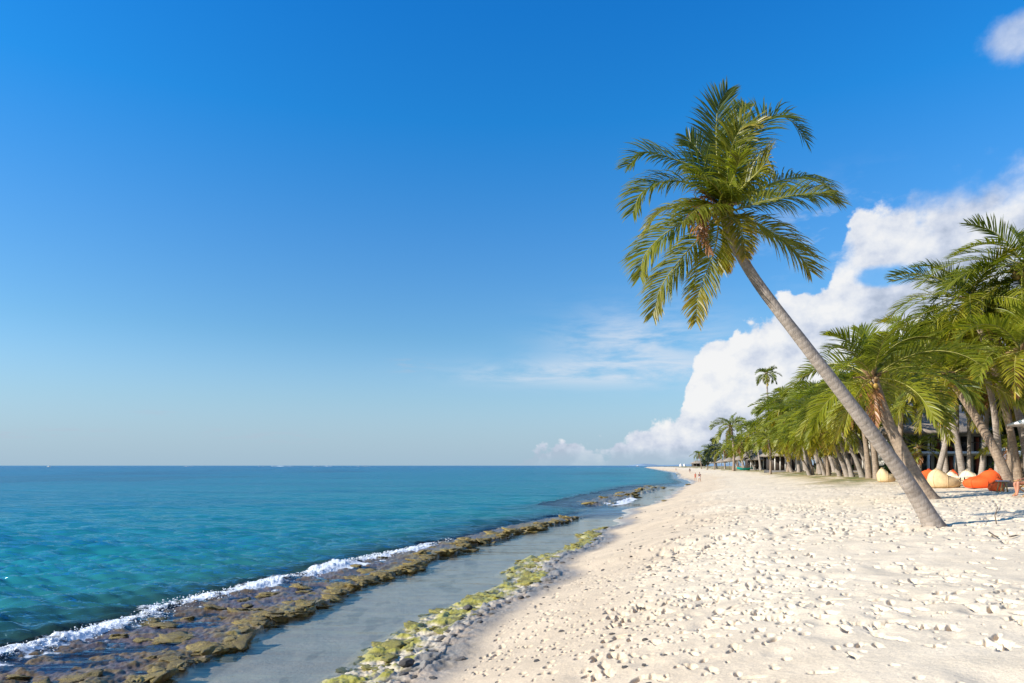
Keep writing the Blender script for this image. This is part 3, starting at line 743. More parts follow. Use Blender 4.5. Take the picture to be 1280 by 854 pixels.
def hero_palm():
    base = stand(1170, 657); base[2] -= .02; D = base[1]
    def q(zx, zy, dy=0.): return at(740 + zx / 2.372, 60 + zy / 2.372, D + dy)
    c = q(392, 470)
    root = empty('coconut_palm', base, 'tall coconut palm leaning far over from the open sand, crown alone against the blue sky', 'palm tree')
    TP = [base + (.12, 0, -.3), at(1135, 604, D), at(1072, 517, D - .2), at(1005, 430, D - .3), at(948, 355, D - .2), at(915, 300, D), at(905, 268, D)]
    mb, al = trunk_mesh(np.array(TP) - base, .215, .12, 1.6, 18, .13, 3)
    mb.build('trunk', M['trunk'], root, True, attrs={'along': al})
    crown_heart(root, c - base, .8, 7, 5, (-.4, 0, 1))
    FR = [  # control points in the crown's own picture plane (enlarged), depth of the tip, roll, length of leaflet, droop, age
        ([(385, 420), (368, 300), (372, 170), (402, 112)], .5, 1.5, .85, .15, .0),
        ([(395, 420), (415, 300), (432, 190), (455, 160)], 1.6, 1.3, .8, .3, .0),
        ([(410, 410), (445, 290), (510, 205), (590, 200), (645, 268)], 1.2, .9, .80, .55, .0),
        ([(400, 400), (412, 300), (450, 225), (505, 215)], -1.6, 1.2, .7, .5, .25),
        ([(365, 420), (320, 360), (235, 325), (150, 305), (92, 345)], -.6, .8, .75, .5, .0),
        ([(370, 420), (320, 310), (275, 258)], .8, 1.2, .8, .3, .0),
        ([(360, 450), (290, 400), (200, 395), (135, 430), (108, 490)], -.8, .7, .75, .7, .1),
        ([(350, 470), (270, 465), (190, 490), (145, 550)], 1.5, .6, .6, .7, .3),
        ([(360, 490), (290, 505), (200, 560), (145, 620), (130, 685)], -.5, .75, .75, .7, .15),
        ([(365, 500), (320, 560), (250, 640), (195, 720), (170, 805)], .3, .8, .70, .6, .25),
        ([(375, 520), (365, 590), (335, 680), (312, 750), (304, 825)], -.6, .9, .6, .5, .30),
        ([(385, 520), (395, 580), (395, 660)], 1.2, 1.0, .55, .5, .35),
        ([(405, 500), (430, 520), (450, 565), (458, 625)], -1.5, 1.2, .55, .6, .42),
        ([(430, 500), (500, 525), (575, 575), (630, 625), (658, 668)], -.4, .75, .85, .6, .28),
        ([(430, 515), (480, 545), (560, 570), (640, 605)], 1.5, .5, .75, .8, .2),
        ([(430, 480), (500, 458), (600, 437), (690, 430), (742, 455)], -.3, .75, .85, .9, .18),
        ([(430, 460), (500, 415), (595, 385), (685, 395), (738, 448)], 1.4, .6, .85, .9, .05),
        ([(410, 450), (450, 410), (500, 360), (527, 322)], -1.4, .9, .80, 1.3, .22),
        ([(400, 430), (425, 370), (440, 320)], -2.0, 1.2, .8, .6, .1),
        ([(380, 430), (350, 395), (300, 370)], -2.2, .9, .8, .9, .12),
        ([(370, 470), (320, 470), (260, 520)], -2.0, .8, .7, .9, .2),
        ([(420, 450), (480, 430), (540, 430)], 2.3, .8, .8, .7, .08),
    ]
    rng = np.random.default_rng(4)
    for k, (pts, dy, roll, leaf, droop, age) in enumerate(FR):
        m = len(pts)
        W = [c + np.array((0, 0, -.05))] + [q(395 + (x - 395) * .955, 470 + (y - 470) * .965, dy * ((i + 1) / m) ** .8) for i, (x, y) in enumerate(pts)]
        P = curve3(np.array(W) - base, 22)
        up = np.array((0, 0, math.cos(roll))) + np.array((-.15, -1, 0)) * math.sin(roll)
        add_frond(root, P, up, 900 + k, mat=M['deepleaf'], nleaf=98, leaf=leaf * (1.32 if roll < 1. else 1.12), droop=droop * 1.4 + .3, age=age + .04, width=.036, perp=.14, rib_r=.030, start=.12, wind=(-.05, 0, 0), fold=.2)
    for pts, dy, a in (([(330, 440), (308, 480), (318, 540), (350, 612)], -1.8, .95), ([(345, 450), (330, 500), (335, 560)], -1.5, .9)):
        m = len(pts)
        W = [c] + [q(x, y, dy * ((i + 1) / m) ** .6) for i, (x, y) in enumerate(pts)]
        P = curve3(np.array(W) - base, 16)
        add_frond(root, P, (-.2, -1, .2), 990 + m, mat=M['dead'], nleaf=44, leaf=.45, droop=1.3, age=a, width=.04, rib_r=.03, label='orange brown dead frond hanging beside the trunk')
    return root

def near_palms():
    G = 'coconut palms crowded along the back of the beach'
    def pl(label, bpx, bpy_, cpx, cpy, dY=0., **kw):
        b = stand(bpx, bpy_); c = at(cpx, cpy, b[1] + dY)
        return palm(label, b, c, group=G, **kw)
    pl('short stout coconut palm slanting left, its base just behind the lone leaning palm', 1164, 624, 1091, 474, 1., r0=.30, r1=.20, L=4.4, nf=22, seed=21, trunk='trunk2', nleaf=60, lo=-.45, bow=(-.1, 0, -.3), coconuts=8, flare=1.7, age0=.06, leaf=.95, hi=1.5)
    pl('big palm on a dark bent trunk beside the seated person', 1264, 609, 1186, 470, 1., r0=.27, r1=.19, L=4.6, nf=22, seed=22, trunk='trunk2', nleaf=54, lo=-.3, bow=(.5, 0, -.5), age0=.05, leaf=.95)
    pl('tallest palm at the edge of the picture with upright bright green fronds', 1290, 606, 1236, 398, 1.5, r0=.24, r1=.16, L=4.5, nf=24, seed=23, nleaf=56, bow=(.3, 0, 0), hi=1.45)
    pl('palm whose crown is cut by the picture edge above the white parasol', 1330, 606, 1296, 372, 1., r0=.24, r1=.16, L=4.3, nf=24, seed=24, nleaf=56, hi=1.4)
    pl('palm standing upright behind the large orange bean bag', 1226, 598, 1240, 462, 1., r0=.19, r1=.14, L=4.3, nf=22, seed=25, nleaf=44, lo=-.3)
    pl('straight palm rising between the beige and the orange bean bags', 1183, 598, 1174, 468, 1., r0=.20, r1=.14, L=4.3, nf=22, seed=26, nleaf=44, lo=-.3)
    pl('thin straight palm in front of the house with white balcony', 1197, 597.5, 1196, 478, 2., r0=.16, r1=.12, L=4., nf=20, seed=27, nleaf=40, lo=-.3)
    pl('thin palm right of the house door', 1211, 597.5, 1212, 440, 2., r0=.15, r1=.12, L=4.4, nf=20, seed=28, nleaf=40, lo=-.3)
    pl('young palm with low arching fronds behind the beige bean bag', 1150, 597, 1148, 560, 0., r0=.17, r1=.14, L=2.6, nf=14, seed=29, nleaf=34, coconuts=0, lo=-.3, name='young_palm')
    pl('small leafy palm low beside the dark bent trunk', 1262, 598, 1260, 560, 0., r0=.14, r1=.12, L=2.4, nf=12, seed=30, nleaf=34, coconuts=0, lo=-.2, name='young_palm')
    pl('palm slanting left behind the stout slanting palm', 1132, 597, 1118, 478, 2., r0=.20, r1=.14, L=4.4, nf=22, seed=31, nleaf=42, lo=-.3)
    pl('palm at the picture edge with a low drooping crown', 1300, 600, 1288, 470, 0., r0=.22, r1=.16, L=4.4, nf=22, seed=32, nleaf=46, lo=-.4)

def more_palms():
    G = 'coconut palms crowded along the back of the beach'
    for k, (lab, bx, Yb, cx, cy, L) in enumerate((
        ('palm with a broad crown above the large orange bean bag', 1248, 42, 1222, 432, 5.4),
        ('palm with tall upright fronds at the top of the crowded crowns', 1275, 40, 1212, 378, 5.2),
        ('palm whose yellowish fronds arch low over the beige bean bags', 1205, 46, 1158, 440, 5.2),
        ('palm with feathery fronds high at the picture edge', 1330, 38, 1280, 335, 5.2),
        ('palm with a dark shaded crown low at the picture edge', 1320, 36, 1276, 440, 5.0),
        ('palm filling the gap behind the dark bent trunk', 1260, 48, 1250, 470, 5.0),
        ('palm with a shaded crown in front of the house roof', 1170, 50, 1190, 440, 5.0),
        ('palm with drooping fronds left of the house', 1118, 52, 1120, 452, 5.0))):
        x = (bx - 640) / F * Yb; b = (x, Yb, gz(x, Yb))
        palm(lab, b, at(cx, cy, Yb - .5), group=G, r0=.22, r1=.15, L=L, nf=24, seed=60 + k, nleaf=52, width=.06, leaf=.95, bow=(.4, 0, -.2), hi=1.45, lo=-.4, age0=.05 + .05 * (k % 3), trunk='trunk2' if k % 2 else 'trunk')

def palm_rows():
    """the long rows of palms: five kinds, copied"""
    rng = np.random.default_rng(8)
    protos = []
    for k, (lean, h) in enumerate(((-2.2, 5.6), (-1.2, 6.6), (-3.0, 5.2), (-.4, 7.4), (-1.8, 8.4))):
        protos.append(palm('p', (0, 0, 0), (lean, rng.uniform(-.8, .4), h), bow=(.25, 0, -.25), r0=.24, r1=.16, L=4.1, nf=22, seed=50 + k, trunk='trunk2' if k % 2 else 'trunk',
                           nleaf=30, width=.085, K=3, coconuts=3, detail=False, age0=.0 + .03 * (k % 3), leaf=.95, lo=-.55))
    used = [False] * len(protos)
    def put(x, y, kind, sc, rz, label, group):
        o = protos[kind] if not used[kind] else copy_tree(protos[kind]); used[kind] = True
        o.location = (x, y, gz(x, y) - .05); o.scale = (sc,) * 3; o.rotation_euler = (0, 0, rz); o['label'] = label; o['group'] = group
        return o
    # trunks one can tell apart at the front of the row (photo base px, py, kind, scale, turn)
    front = [(1080, 596.8, 2, 1., .1, 'front palm of the row with the strongest slant, next to the lone palm trunk'),
             (1066, 596, 0, .95, -.2, 'slanting palm of the row just behind the person in teal'),
             (1051, 595.6, 2, .9, .2, 'slanting palm of the row beside the person in teal'),
             (1036, 594.6, 1, .85, 0., 'nearly upright palm of the front row with a thick pale trunk'),
             (1032, 594.6, 2, .9, .35, 'low slanting palm crossing another trunk in the front row'),
             (1016, 594, 0, .95, .3, 'leaning palm at the end of the clump before the pavilion'),
             (1013, 594.3, 2, .85, -.1, 'slanting palm with a bare lower trunk beside the pavilion'),
             (963, 592.4, 3, .72, .2, 'single upright palm standing forward on the dry grass bank')]
    for (px, py, k, sc, rz, lab) in front:
        b = stand(px, py); put(b[0], b[1], k, sc, rz, lab, 'coconut palms in the front row of the bank')
    # the rows behind
    n = 0
    for (y0, y1, u0, u1, cnt, smin, smax) in ((52, 72, 17.5, 21, 6, 1., 1.3), (68, 100, 17, 28, 15, 1., 1.35), (95, 140, 15, 28, 16, 1.1, 1.5), (135, 200, 14, 32, 16, 1.1, 1.5), (195, 330, 14, 40, 15, .95, 1.35)):
        for i in range(cnt):
            y = y0 + (y1 - y0) * (i + rng.uniform(.1, .9)) / cnt; u = rng.uniform(u0, u1); x = float(E_(np.array([y]))[0]) + u
            k = int(rng.integers(0, 5)); far = y > 135
            put(x, y, k, rng.uniform(smin, smax), rng.normal(0, .5),
                'coconut palm in the far end of the palm belt' if far else 'coconut palm in the dense rows behind the front trunks of the bank',
                'far coconut palms down the beach' if far else 'coconut palms in the dense rows')
    # two palms that stand clear of the others
    for (px, py, k, lab, cpy) in ((917, 588.6, 3, 'dark palm rising clear of the far tree line', 533), (877, 586.5, 1, 'small dark palm at the very end of the tree line', 568)):
        b = stand(px, py); hh = (py - cpy) / F * b[1] * 1.
        o = put(b[0], b[1], k, 1., .3, lab, None); del o['group']
        H0 = (5.6, 6.6, 5.2, 7.4, 8.4)[k]; o.scale = (hh / H0,) * 3

def extra_palms():
    b = stand(964, 590.); c = at(958, 467, b[1] + 2)
    palm('tall thin palm with a small crown rising clear of the row', b, c, r0=.22, r1=.15, L=2.9, nf=18, seed=41, nleaf=24, width=.10, K=3, coconuts=0, detail=False, leaf=1.1)

def leaf_cloud(n, rad, size, seed, clump=14, flat=.8):
    rng = np.random.default_rng(seed)
    cs = rng.normal(size=(clump, 3)); cs /= np.linalg.norm(cs, axis=1)[:, None]; cs *= rng.uniform(.35, .85, (clump, 1)) 
    cr = rng.uniform(.25, .45, clump)
    i = rng.integers(0, clump, n); d = rng.normal(size=(n, 3)); d /= np.linalg.norm(d, axis=1)[:, None]
    p = (cs[i] + d * cr[i][:, None] * rng.uniform(.6, 1.05, (n, 1))) * np.array(rad)
    a = rng.normal(size=(n, 3)); a /= np.linalg.norm(a, axis=1)[:, None]; b = np.cross(a, rng.normal(size=(n, 3))); b /= np.linalg.norm(b, axis=1)[:, None]
    s = size * rng.uniform(.6, 1.3, (n, 1))
    V = np.stack([p - a * s, p - b * s * .45, p + a * s, p + b * s * .45], 1).reshape(-1, 3)
    Q = np.arange(4 * n).reshape(n, 4); t = np.repeat(np.clip(.3 + .3 * rng.normal(size=n), 0, 1), 4)
    return V, Q, t

def broadleaf_trees():
    rng = np.random.default_rng(15)
    ps = []
    for k in range(3):
        root = empty('broadleaf_tree', (0, 0, 0), 'x', 'tree')
        mb, al = trunk_mesh(np.array([(0, 0, -.2), (.2, 0, 1.5), (-.1, .2, 3.2), (.1, 0, 4.6)]), .22, .1, 1.4, 8, seed=k)
        for a in (0.3, 2.2, 4.1):
            mb.tube([(0, .1, 2.6), (math.cos(a) * .9, math.sin(a) * .9, 3.8), (math.cos(a) * 1.6, math.sin(a) * 1.6, 5.)], [.1, .07, .03], 6)
        al = np.concatenate([al, np.zeros(mb.n - len(al))])
        mb.build('trunk', M['trunk2'], root, True, attrs={'along': al})
        V, Q, t = leaf_cloud(3600, (3.4, 3.4, 2.7), .30, 70 + k, 18)
        link('crown', mesh_np('crown', V + (0, 0, 5.4), [Q], M['broad'], False, {'tint': t}), root)
        ps.append(root)
    used = [False] * 3
    spots = []
    for i in range(16):
        y = 60 + 12 * i * (1 + i * .03); u = rng.uniform(36, 46) if i < 8 else rng.uniform(30, 42); spots.append((float(E_(np.array([y]))[0]) + u, y, rng.uniform(.9, 1.25)))
    for (px, Y, s_) in ((1110, 84, 1.), (1150, 84, 1.1), (1282, 54, 1.), (1310, 52, 1.15), (1225, 86, 1.3), (1340, 48, 1.2), (1085, 88, 1.1), (1190, 85, 1.2)):
        spots.append(((px - 640) / F * Y, Y, s_))
    for i, (x, y, s_) in enumerate(spots):
        k = i % 3; o = ps[k] if not used[k] else copy_tree(ps[k]); used[k] = True
        o.location = (x, y, gz(x, y) - .05); o.scale = (s_, s_, s_ * rng.uniform(.9, 1.15)); o.rotation_euler = (0, 0, rng.uniform(0, 6.28))
        o['label'] = 'dark green broadleaf tree in the shade behind the palms'; o['group'] = 'broadleaf trees behind the palms'
    # low shrubs under the trees
    V, Q, t = leaf_cloud(900, (1.1, 1.0, .75), .16, 88, 9)
    me = mesh_np('foliage', V + (0, 0, .6), [Q], M['broad'], False, {'tint': t})
    mb = MB()
    for a in (0., 2.1, 4.2): mb.tube([(0, 0, -.1), (math.cos(a) * .3, math.sin(a) * .3, .4), (math.cos(a) * .6, math.sin(a) * .6, .9)], [.04, .03, .012], 5)
    st = mb.mesh('stem', M['trunk2'], attrs={'along': np.zeros(mb.n)})
    for i in range(22):
        if i < 10: y = rng.uniform(52, 62); x = ((rng.uniform(1085, 1125) if i < 4 else rng.uniform(1235, 1310)) - 640) / F * y
        else: y = rng.uniform(75, 190); x = float(E_(np.array([y]))[0]) + rng.uniform(22, 32)
        root = empty('shrub', (x, y, gz(x, y)), 'low dark green shrub growing under the palms', 'shrub', 'shrubs under the palms', rng.uniform(0, 6))
        s_ = rng.uniform(.8, 1.5); root.scale = (s_, s_, s_ * .8)
        link('foliage', me, root); link('stem', st, root)
    # feathery casuarina at the far end
    for (px, py, top, lab) in ((893, 587.6, 548, 'tall feathery dark casuarina tree at the far end of the palms'), (884, 587.2, 563, 'smaller dark casuarina beside the tall feathery one')):
        b = stand(px, py); h = (py - top) / F * b[1]
        root = empty('casuarina_tree', b, lab, 'tree')
        mb, al = trunk_mesh(np.array([(0, 0, -.2), (.1, 0, h * .4), (0, .1, h * .95)]), .3, .05, 1.3, 7)
        mb.build('trunk', M['trunk2'], root, True, attrs={'along': al})
        mb = MB(); Vs = []; n = 0; Qs = []; rr = np.random.default_rng(int(px))
        for i in range(150):
            z = h * rr.uniform(.15, .95); a = rr.uniform(0, 6.28); l = h * .42 * (1.05 - z / h) ** .8 * rr.uniform(.6, 1.15) + .3
            d = np.array((math.cos(a), math.sin(a), .75)); d /= np.linalg.norm(d)
            for j in range(26):
                p = np.array((0, 0, z)) + d * l * rr.uniform(.25, 1.); q = d * .5 + rr.normal(0, .55, 3); q *= rr.uniform(.4, .9); w_ = np.cross(q, rr.normal(size=3)); w_ *= .07 / (np.linalg.norm(w_) + 1e-6)
                Vs += [p - w_, p + w_, p + q]; 
        Vs = np.array(Vs); T = np.arange(len(Vs)).reshape(-1, 3)
        link('crown', mesh_np('crown', Vs, [T], M['casu'], False, {'tint': np.repeat(rr.uniform(0, 1, len(T)), 3)}), root)

# ------------------------------------------------------------------ reef rocks and stones
def rock_mesh(name, mat, seed, flat=.55, rough=.5):
    V, T = ico_arrays(3); 
    s = seed * 3.7
    n = fbm(V[:, 0] * 1.1 + V[:, 2] * .9 + s, V[:, 1] * 1.1 - V[:, 2] * .7 + s, 4, 300 + seed, .6)
    n2 = fbm(V[:, 0] * 3.1 - V[:, 2] * 2.9 + s, V[:, 1] * 3.1 + V[:, 2] * 2.7, 3, 400 + seed, .6)
    V = V * (1 + rough * n + .6 * rough * n2 + .35 * rough * np.abs(n2))[:, None]
    V[:, 2] = np.where(V[:, 2] > 0, V[:, 2] * flat * 1.0, V[:, 2] * .5)
    return mesh_np(name, V, [T], mat, False)

def rocks():
    rng = np.random.default_rng(31)
    reef = [rock_mesh('reef_rock', M['rock'], k, .22, .95) for k in range(9)]
    alg = [rock_mesh('algae_rock', M['algae'], 20 + k, .17, .9) for k in range(6)]
    gry = [rock_mesh('beach_stone', M['grey'], 40 + k, .5, .5) for k in range(5)]
    def put(mes, name, x, y, sc, label, cat, group, dz=0., asp=1.):
        o = link(name, mes[int(rng.integers(0, len(mes)))], loc=(x, y, gz(x, y) + dz)); o.scale = (sc * asp, sc * rng.uniform(.7, 1.3), sc * rng.uniform(.7, 1.15))
        o.rotation_euler = (rng.normal(0, .12), rng.normal(0, .12), rng.uniform(0, 6.28)); return tag(o, label, cat, group)
    A = (lambda Y: float(R_(np.array([Y]))[0])); B = (lambda Y: float(E_(np.array([Y]))[0]))
    for i in range(250):
        y = 9.6 + 35 * rng.uniform(0, 1) ** 1.35; r = -abs(rng.normal(0, .30)) + .1
        sc = (.06 + .17 * rng.uniform(0, 1) ** 1.8) * (1 + y / 50)
        put(reef, 'reef_rock', A(y) + r, y, sc, 'yellow brown algae covered rock on the reef ledge beside the tidal pool', 'rock', 'rocks of the reef ledge', -.02)
    for i in range(45):
        y = 9.6 + 24 * rng.uniform(0, 1) ** 1.2; r = -rng.uniform(.7, 2.6)
        put(reef, 'reef_rock', A(y) + r, y, rng.uniform(.06, .17) * (1 + y / 40), 'brown rock poking out of the shallow water on the reef flat', 'rock', 'rocks scattered on the reef flat', .0, 1.3)
    for i in range(30):
        y = rng.uniform(57, 108); r = -rng.uniform(-.2, 2.5)
        put(reef, 'reef_rock', A(y) + r, y, rng.uniform(.25, .6), 'dark brown rock of the far reef outcrop beyond the sandy gap', 'rock', 'rocks of the far reef outcrop', -.05, 1.2)
    for i in range(270):
        y = 9.8 + 26 * rng.uniform(0, 1) ** 1.2; bw = float(I(y, [0, 10, 25, 30, 36], [1.5, 1.5, 1.4, .9, .5])); u = -rng.uniform(.12, 1.) * bw
        put(alg, 'algae_rock', B(y) + u, y, (.035 + .085 * rng.uniform(0, 1) ** 1.8) * (1 + y / 38), 'flat rock coated in yellow green algae between the tidal pool and the sand', 'rock', 'yellow green rocks along the sand edge', -.015, 1.3)
    for i in range(45):
        y = 8.5 + 22 * rng.uniform(0, 1) ** 1.4; u = abs(rng.normal(0, .35)) - .12
        put(gry, 'beach_stone', B(y) + u, y, rng.uniform(.025, .10), 'grey coral stone in the rubble strip at the foot of the sand', 'stone', 'grey stones in the rubble strip', -.005)
    for i in range(110):
        y = 7.5 + 40 * rng.uniform(0, 1) ** 1.5; u = rng.uniform(.6, 4.2)
        put(gry, 'beach_stone', B(y) + u, y, rng.uniform(.012, .035) * (1 + y / 40), 'small dark pebble lying on the damp beach slope', 'stone', 'pebbles on the beach slope', .0)
    for (px, py, s_, lab) in ((838, 613, .42, 'dark boulder in the shallows of the far pool'), (832, 603, .5, 'dark stone in the shallows beyond the far pool'), (831, 626, .3, 'brown rock on the far waterline of the sand'), (823, 622, .3, 'low brown rock at the edge of the far pool'),
                              (585, 762, .09, 'small black rock standing in the pool beside the algae strip'), (776, 648, .22, 'dark flat rock at the tip of the sandy tongue'), (848, 593, .8, 'dark rock on the far curve of the waterline'), (862, 606, .5, 'low dark rock at the far waterline near the walkers'), (508, 832, .11, 'grey brown stone at the end of the algae strip with a long shadow')):
        b = stand(px, py); put(gry if s_ < .2 else reef, 'waterline_rock', b[0], b[1], s_, lab, 'rock', None, .0 if s_ > .2 else .04); 
    for o in list(C.objects):
        if o.name.startswith('waterline_rock') and 'group' in o.keys() and not o['group']: del o['group']
    # twigs on the dry sand
    for (p0, p1, p2, lab) in (((1236, 666), (1243, 671), (1248, 672), 'short dark twig lying on the sand before the palm shadow'), ((1262, 672), (1268, 671), (1273, 670), 'thin twig lying flat near the picture edge')):
        P = [stand(*p) + (0, 0, .02) for p in (p0, p1, p2)]
        mb = MB(); mb.tube(np.array(P) - P[0], [.018, .016, .008], 5)
        tag(link('twig', mb.mesh('twig', M['twig'], True), loc=P[0]), lab, 'twig')
    b = stand(1246, 655); mb = MB(); mb.tube([(0, 0, -.05), (-.05, 0, .22), (.02, 0, .42), (-.04, 0, .55)], [.014, .012, .009, .004], 5)
    mb.tube([(-.03, 0, .25), (.1, .02, .38)], [.008, .004], 4)
    tag(link('twig', mb.mesh('twig', M['twig'], True), loc=b), 'thin forked stick standing upright in the sand by the palm shadow', 'twig')

# ------------------------------------------------------------------ bean bags, tables, parasols
def bean_bag(px, py, wpx, hpx, flip, mat, label, yaw=0.):
    b = stand(px, py); k = b[1] / F; W, H = wpx * k, hpx * k
    nu, nv = 28, 16; V = []
    for j in range(nv):
        ph = -math.pi / 2 + math.pi * j / (nv - 1)
        for i in range(nu):
            th = 2 * math.pi * i / nu; x = math.cos(th) * math.cos(ph); y = math.sin(th) * math.cos(ph); z = math.sin(ph)
            bx = flip * x
            top = .46 + .54 * float(sm(-.25, .55, np.array(bx)))              # low seat, high back
            zz = max(z, -.55) if z < 0 else z ** .85 * top * 1.45
            zz = (zz + .55) / 2.0
            pinch = 1 - .30 * max(0, z) ** 2
            wr = 1 + .03 * float(vnoise(np.array(th * 2.2 + px), np.array(ph * 4.), 9)) 
            V.append((x * W / 2 * pinch * wr + flip * .10 * W * max(0, z) * (top > .8), y * W * .40 * pinch * wr, zz * H * 1.0))
    V = np.array(V); V[:, 2] *= H / V[:, 2].max()
    Q = [(j * nu + i, j * nu + (i + 1) % nu, (j + 1) * nu + (i + 1) % nu, (j + 1) * nu + i) for j in range(nv - 1) for i in range(nu)]
    root = empty('bean_bag', b, label, 'bean bag', 'bean bags under the palms', yaw)
    link('cover', mesh_np('cover', V, [Q], mat, True), root)
    for i in range(0, nu, 4):                                      # stitched seams between the panels
        P = V[[j * nu + i for j in range(1, nv - 1)]] * np.array((1.012, 1.012, 1.0)); mb = MB(); mb.tube(P, .011, 4, False); mb.build('seam', mat, root, True)
    mb = MB(); pk = V[V[:, 2].argmax()]
    mb.tube([pk + (-.09, 0, -.02), pk + (-.05, 0, .05), pk + (.05, 0, .05), pk + (.09, 0, -.02)], .014, 5)
    mb.build('handle', mat, root, True)
    return root

def low_table(px, py, wpx, hpx, topmat, legmat, label, wicker=False):
    b = stand(px, py); k = b[1] / F; W, H = wpx * k, hpx * k
    root = empty('low_table', b, label, 'table')
    MB().box(-W * .62, W * .62, -W * .5, W * .5, H, H + .05).build('tabletop', topmat, root)
    for sx in (-1, 1):
        for sy in (-1, 1):
            mb = MB(); mb.tube([(sx * W * .48, sy * W * .36, 0), (sx * W * (.42 if wicker else .2), sy * W * .36, H - .003)], .03, 6); mb.build('leg', legmat, root)
    if wicker:
        mb = MB()
        for i in range(5):
            z = H * (.15 + .17 * i)
            mb.tube([(-W * .46, -W * .36, z), (W * .46, -W * .36, z + .02 * (-1) ** i)], .02, 5); mb.tube([(-W * .46, W * .36, z), (W * .46, W * .36, z)], .02, 5)
        mb.build('wicker_side', legmat, root)
    else:
        for sy in (-1, 1):
            mb = MB(); mb.tube([(-W * .2, sy * W * .33, 0), (W * .48, sy * W * .33, H - .003)], .025, 6); mb.build('cross_brace', legmat, root)
    return root

def furniture():
    O, Bg, Cr = M['orange'], M['beige'], M['cream']
    bean_bag(1108, 602.5, 22, 17, -1, Bg, 'small beige bean bag left of the two leaning trunks, alone on the sand')
    bean_bag(1152, 605.5, 36, 18.5, 1, O, 'orange bean bag half hidden behind the stout leaning trunk')
    bean_bag(1180, 609.5, 38, 23, -1, Bg, 'large beige bean bag with its high back to the left, before the house')
    bean_bag(1186, 604, 22, 16, 1, O, 'small orange bean bag mostly hidden behind the large beige one')
    bean_bag(1194, 604.5, 22, 15, -1, Cr, 'cream bean bag between the large beige bag and the black wicker table')
    bean_bag(1216, 605, 30, 17, -1, Cr, 'cream bean bag showing above the large orange one')
    bean_bag(1228, 610, 42, 23, 1, O, 'large orange bean bag with its high back to the right')
    bean_bag(1245, 613.5, 18, 17, 1, O, 'narrow orange bean bag partly hidden by the dark bent trunk')
    low_table(1203, 609, 14, 12, M['palecloth'], M['black'], 'low black wicker table with a pale top between the beige and orange bean bags', True)
    low_table(1253, 615, 9, 13, M['palecloth'], M['wood'], 'small folding wooden table with crossed legs beside the orange bean bag')
    # folding deck chair with a person
    b = stand(1283, 620.5); root = empty('deck_chair', b, 'wooden folding deck chair with the seated person at the picture edge', 'chair')
    for sy in (-1, 1):
        mb = MB(); mb.tube([(-.36, sy * .28, 0), (.42, sy * .28, .82)], .024, 6); mb.build('frame', M['wood'], root)
        mb = MB(); mb.tube([(.38, sy * .25, 0), (-.30, sy * .25, .44)], .024, 6); mb.build('leg', M['wood'], root)
        mb = MB(); mb.box(-.30, .30, sy * .28 - .03, sy * .28 + .03, .60, .64); mb.build('armrest', M['wood'], root)
    mb = MB()
    for i in range(7): x = -.28 + i * .085; mb.box(x, x + .07, -.25, .25, .40 - i * .008, .425 - i * .008)
    mb.build('seat', M['wood'], root)
    mb = MB()
    for i in range(6): t = i / 5; x = .28 + .17 * t; z = .48 + .42 * t; mb.box(x, x + .025, -.27, .27, z, z + .065)
    mb.build('backrest', M['wood'], root)
    person_seated(b)
    # white parasol
    Yp = 36.; x = (1322 - 640) / F * Yp; z0 = gz(x, Yp)
    root = empty('parasol', (x, Yp, z0), 'white garden parasol whose rim just enters at the picture edge', 'parasol')
    mb = MB(); mb.tube([(0, 0, 0), (0, 0, 4.0)], .035, 8); mb.build('pole', M['wood'], root, True)
    zt = HC - (511 - HY) / F * Yp - z0; ze = HC - (528.5 - HY) / F * Yp - z0; rr = 52 / F * Yp
    mb = MB(); mb.lathe([(.02, zt), (rr * .5, (zt + ze) / 2 + .04), (rr, ze), (rr, ze - .12), (rr - .02, ze - .02), (rr * .5, (zt + ze) / 2 - .02), (.03, zt - .06)], n=8); mb.build('canopy', M['white'], root)
    mb = MB()
    for i in range(8): a = i * math.pi / 4; mb.tube([(0, 0, zt - .5), (rr * .6 * math.cos(a), rr * .6 * math.sin(a), ze + .3 - .18)], .012, 4)
    mb.build('rib', M['wood'], root)
    # thatched parasols far along the grass
    pl = None
    def th(px, py, s, lab):
        b = stand(px, py); root = empty('thatched_parasol', b, lab, 'parasol', 'thatched parasols far along the bank')
        mb = MB(); mb.tube([(0, 0, -.1), (0, 0, 2.5 * s)], .07, 7); mb.build('pole', M['trunk2'], root, True, attrs={'along': np.zeros(mb.n)})
        mb = MB(); mb.lathe([(.05, 3.1 * s), (.9 * s, 2.65 * s), (1.75 * s, 2.1 * s), (1.65 * s, 2.0 * s), (.1, 2.5 * s)], n=14); mb.build('canopy', M['thatch'], root)
    for (px, py, s, lab) in ((925, 587.5, 1.25, 'largest thatched parasol, beside the turquoise boat'), (912, 587.6, 1.2, 'thatched parasol left of the largest one'), (902, 587.3, 1.1, 'thatched parasol below the yellowish palms'), (893, 586.8, 1.1, 'thatched parasol under the casuarina tree'),
                             (944, 588., 1.2, 'thatched parasol right of the turquoise boat'), (886, 586.3, 1.1, 'farthest thatched parasol at the end of the palms')): th(px, py, s, lab)
    # turquoise boat drawn up on the bank
    b = stand(933, 588.2); mb = MB(); L = 2.3
    prof = []
    for i in range(13):
        t = i / 12 * 2 - 1; w = .75 * (1 - abs(t) ** 2.6); zb = .12 + .35 * abs(t) ** 3
        prof.append([(t * L, -w, .62 + .25 * abs(t) ** 3), (t * L, -w * .75, zb + .15), (t * L, 0, zb - .08), (t * L, w * .75, zb + .15), (t * L, w, .62 + .25 * abs(t) ** 3)])
    V = np.array(prof).reshape(-1, 3); Q = [(i * 5 + j, i * 5 + j + 1, i * 5 + j + 6, i * 5 + j + 5) for i in range(12) for j in range(4)]
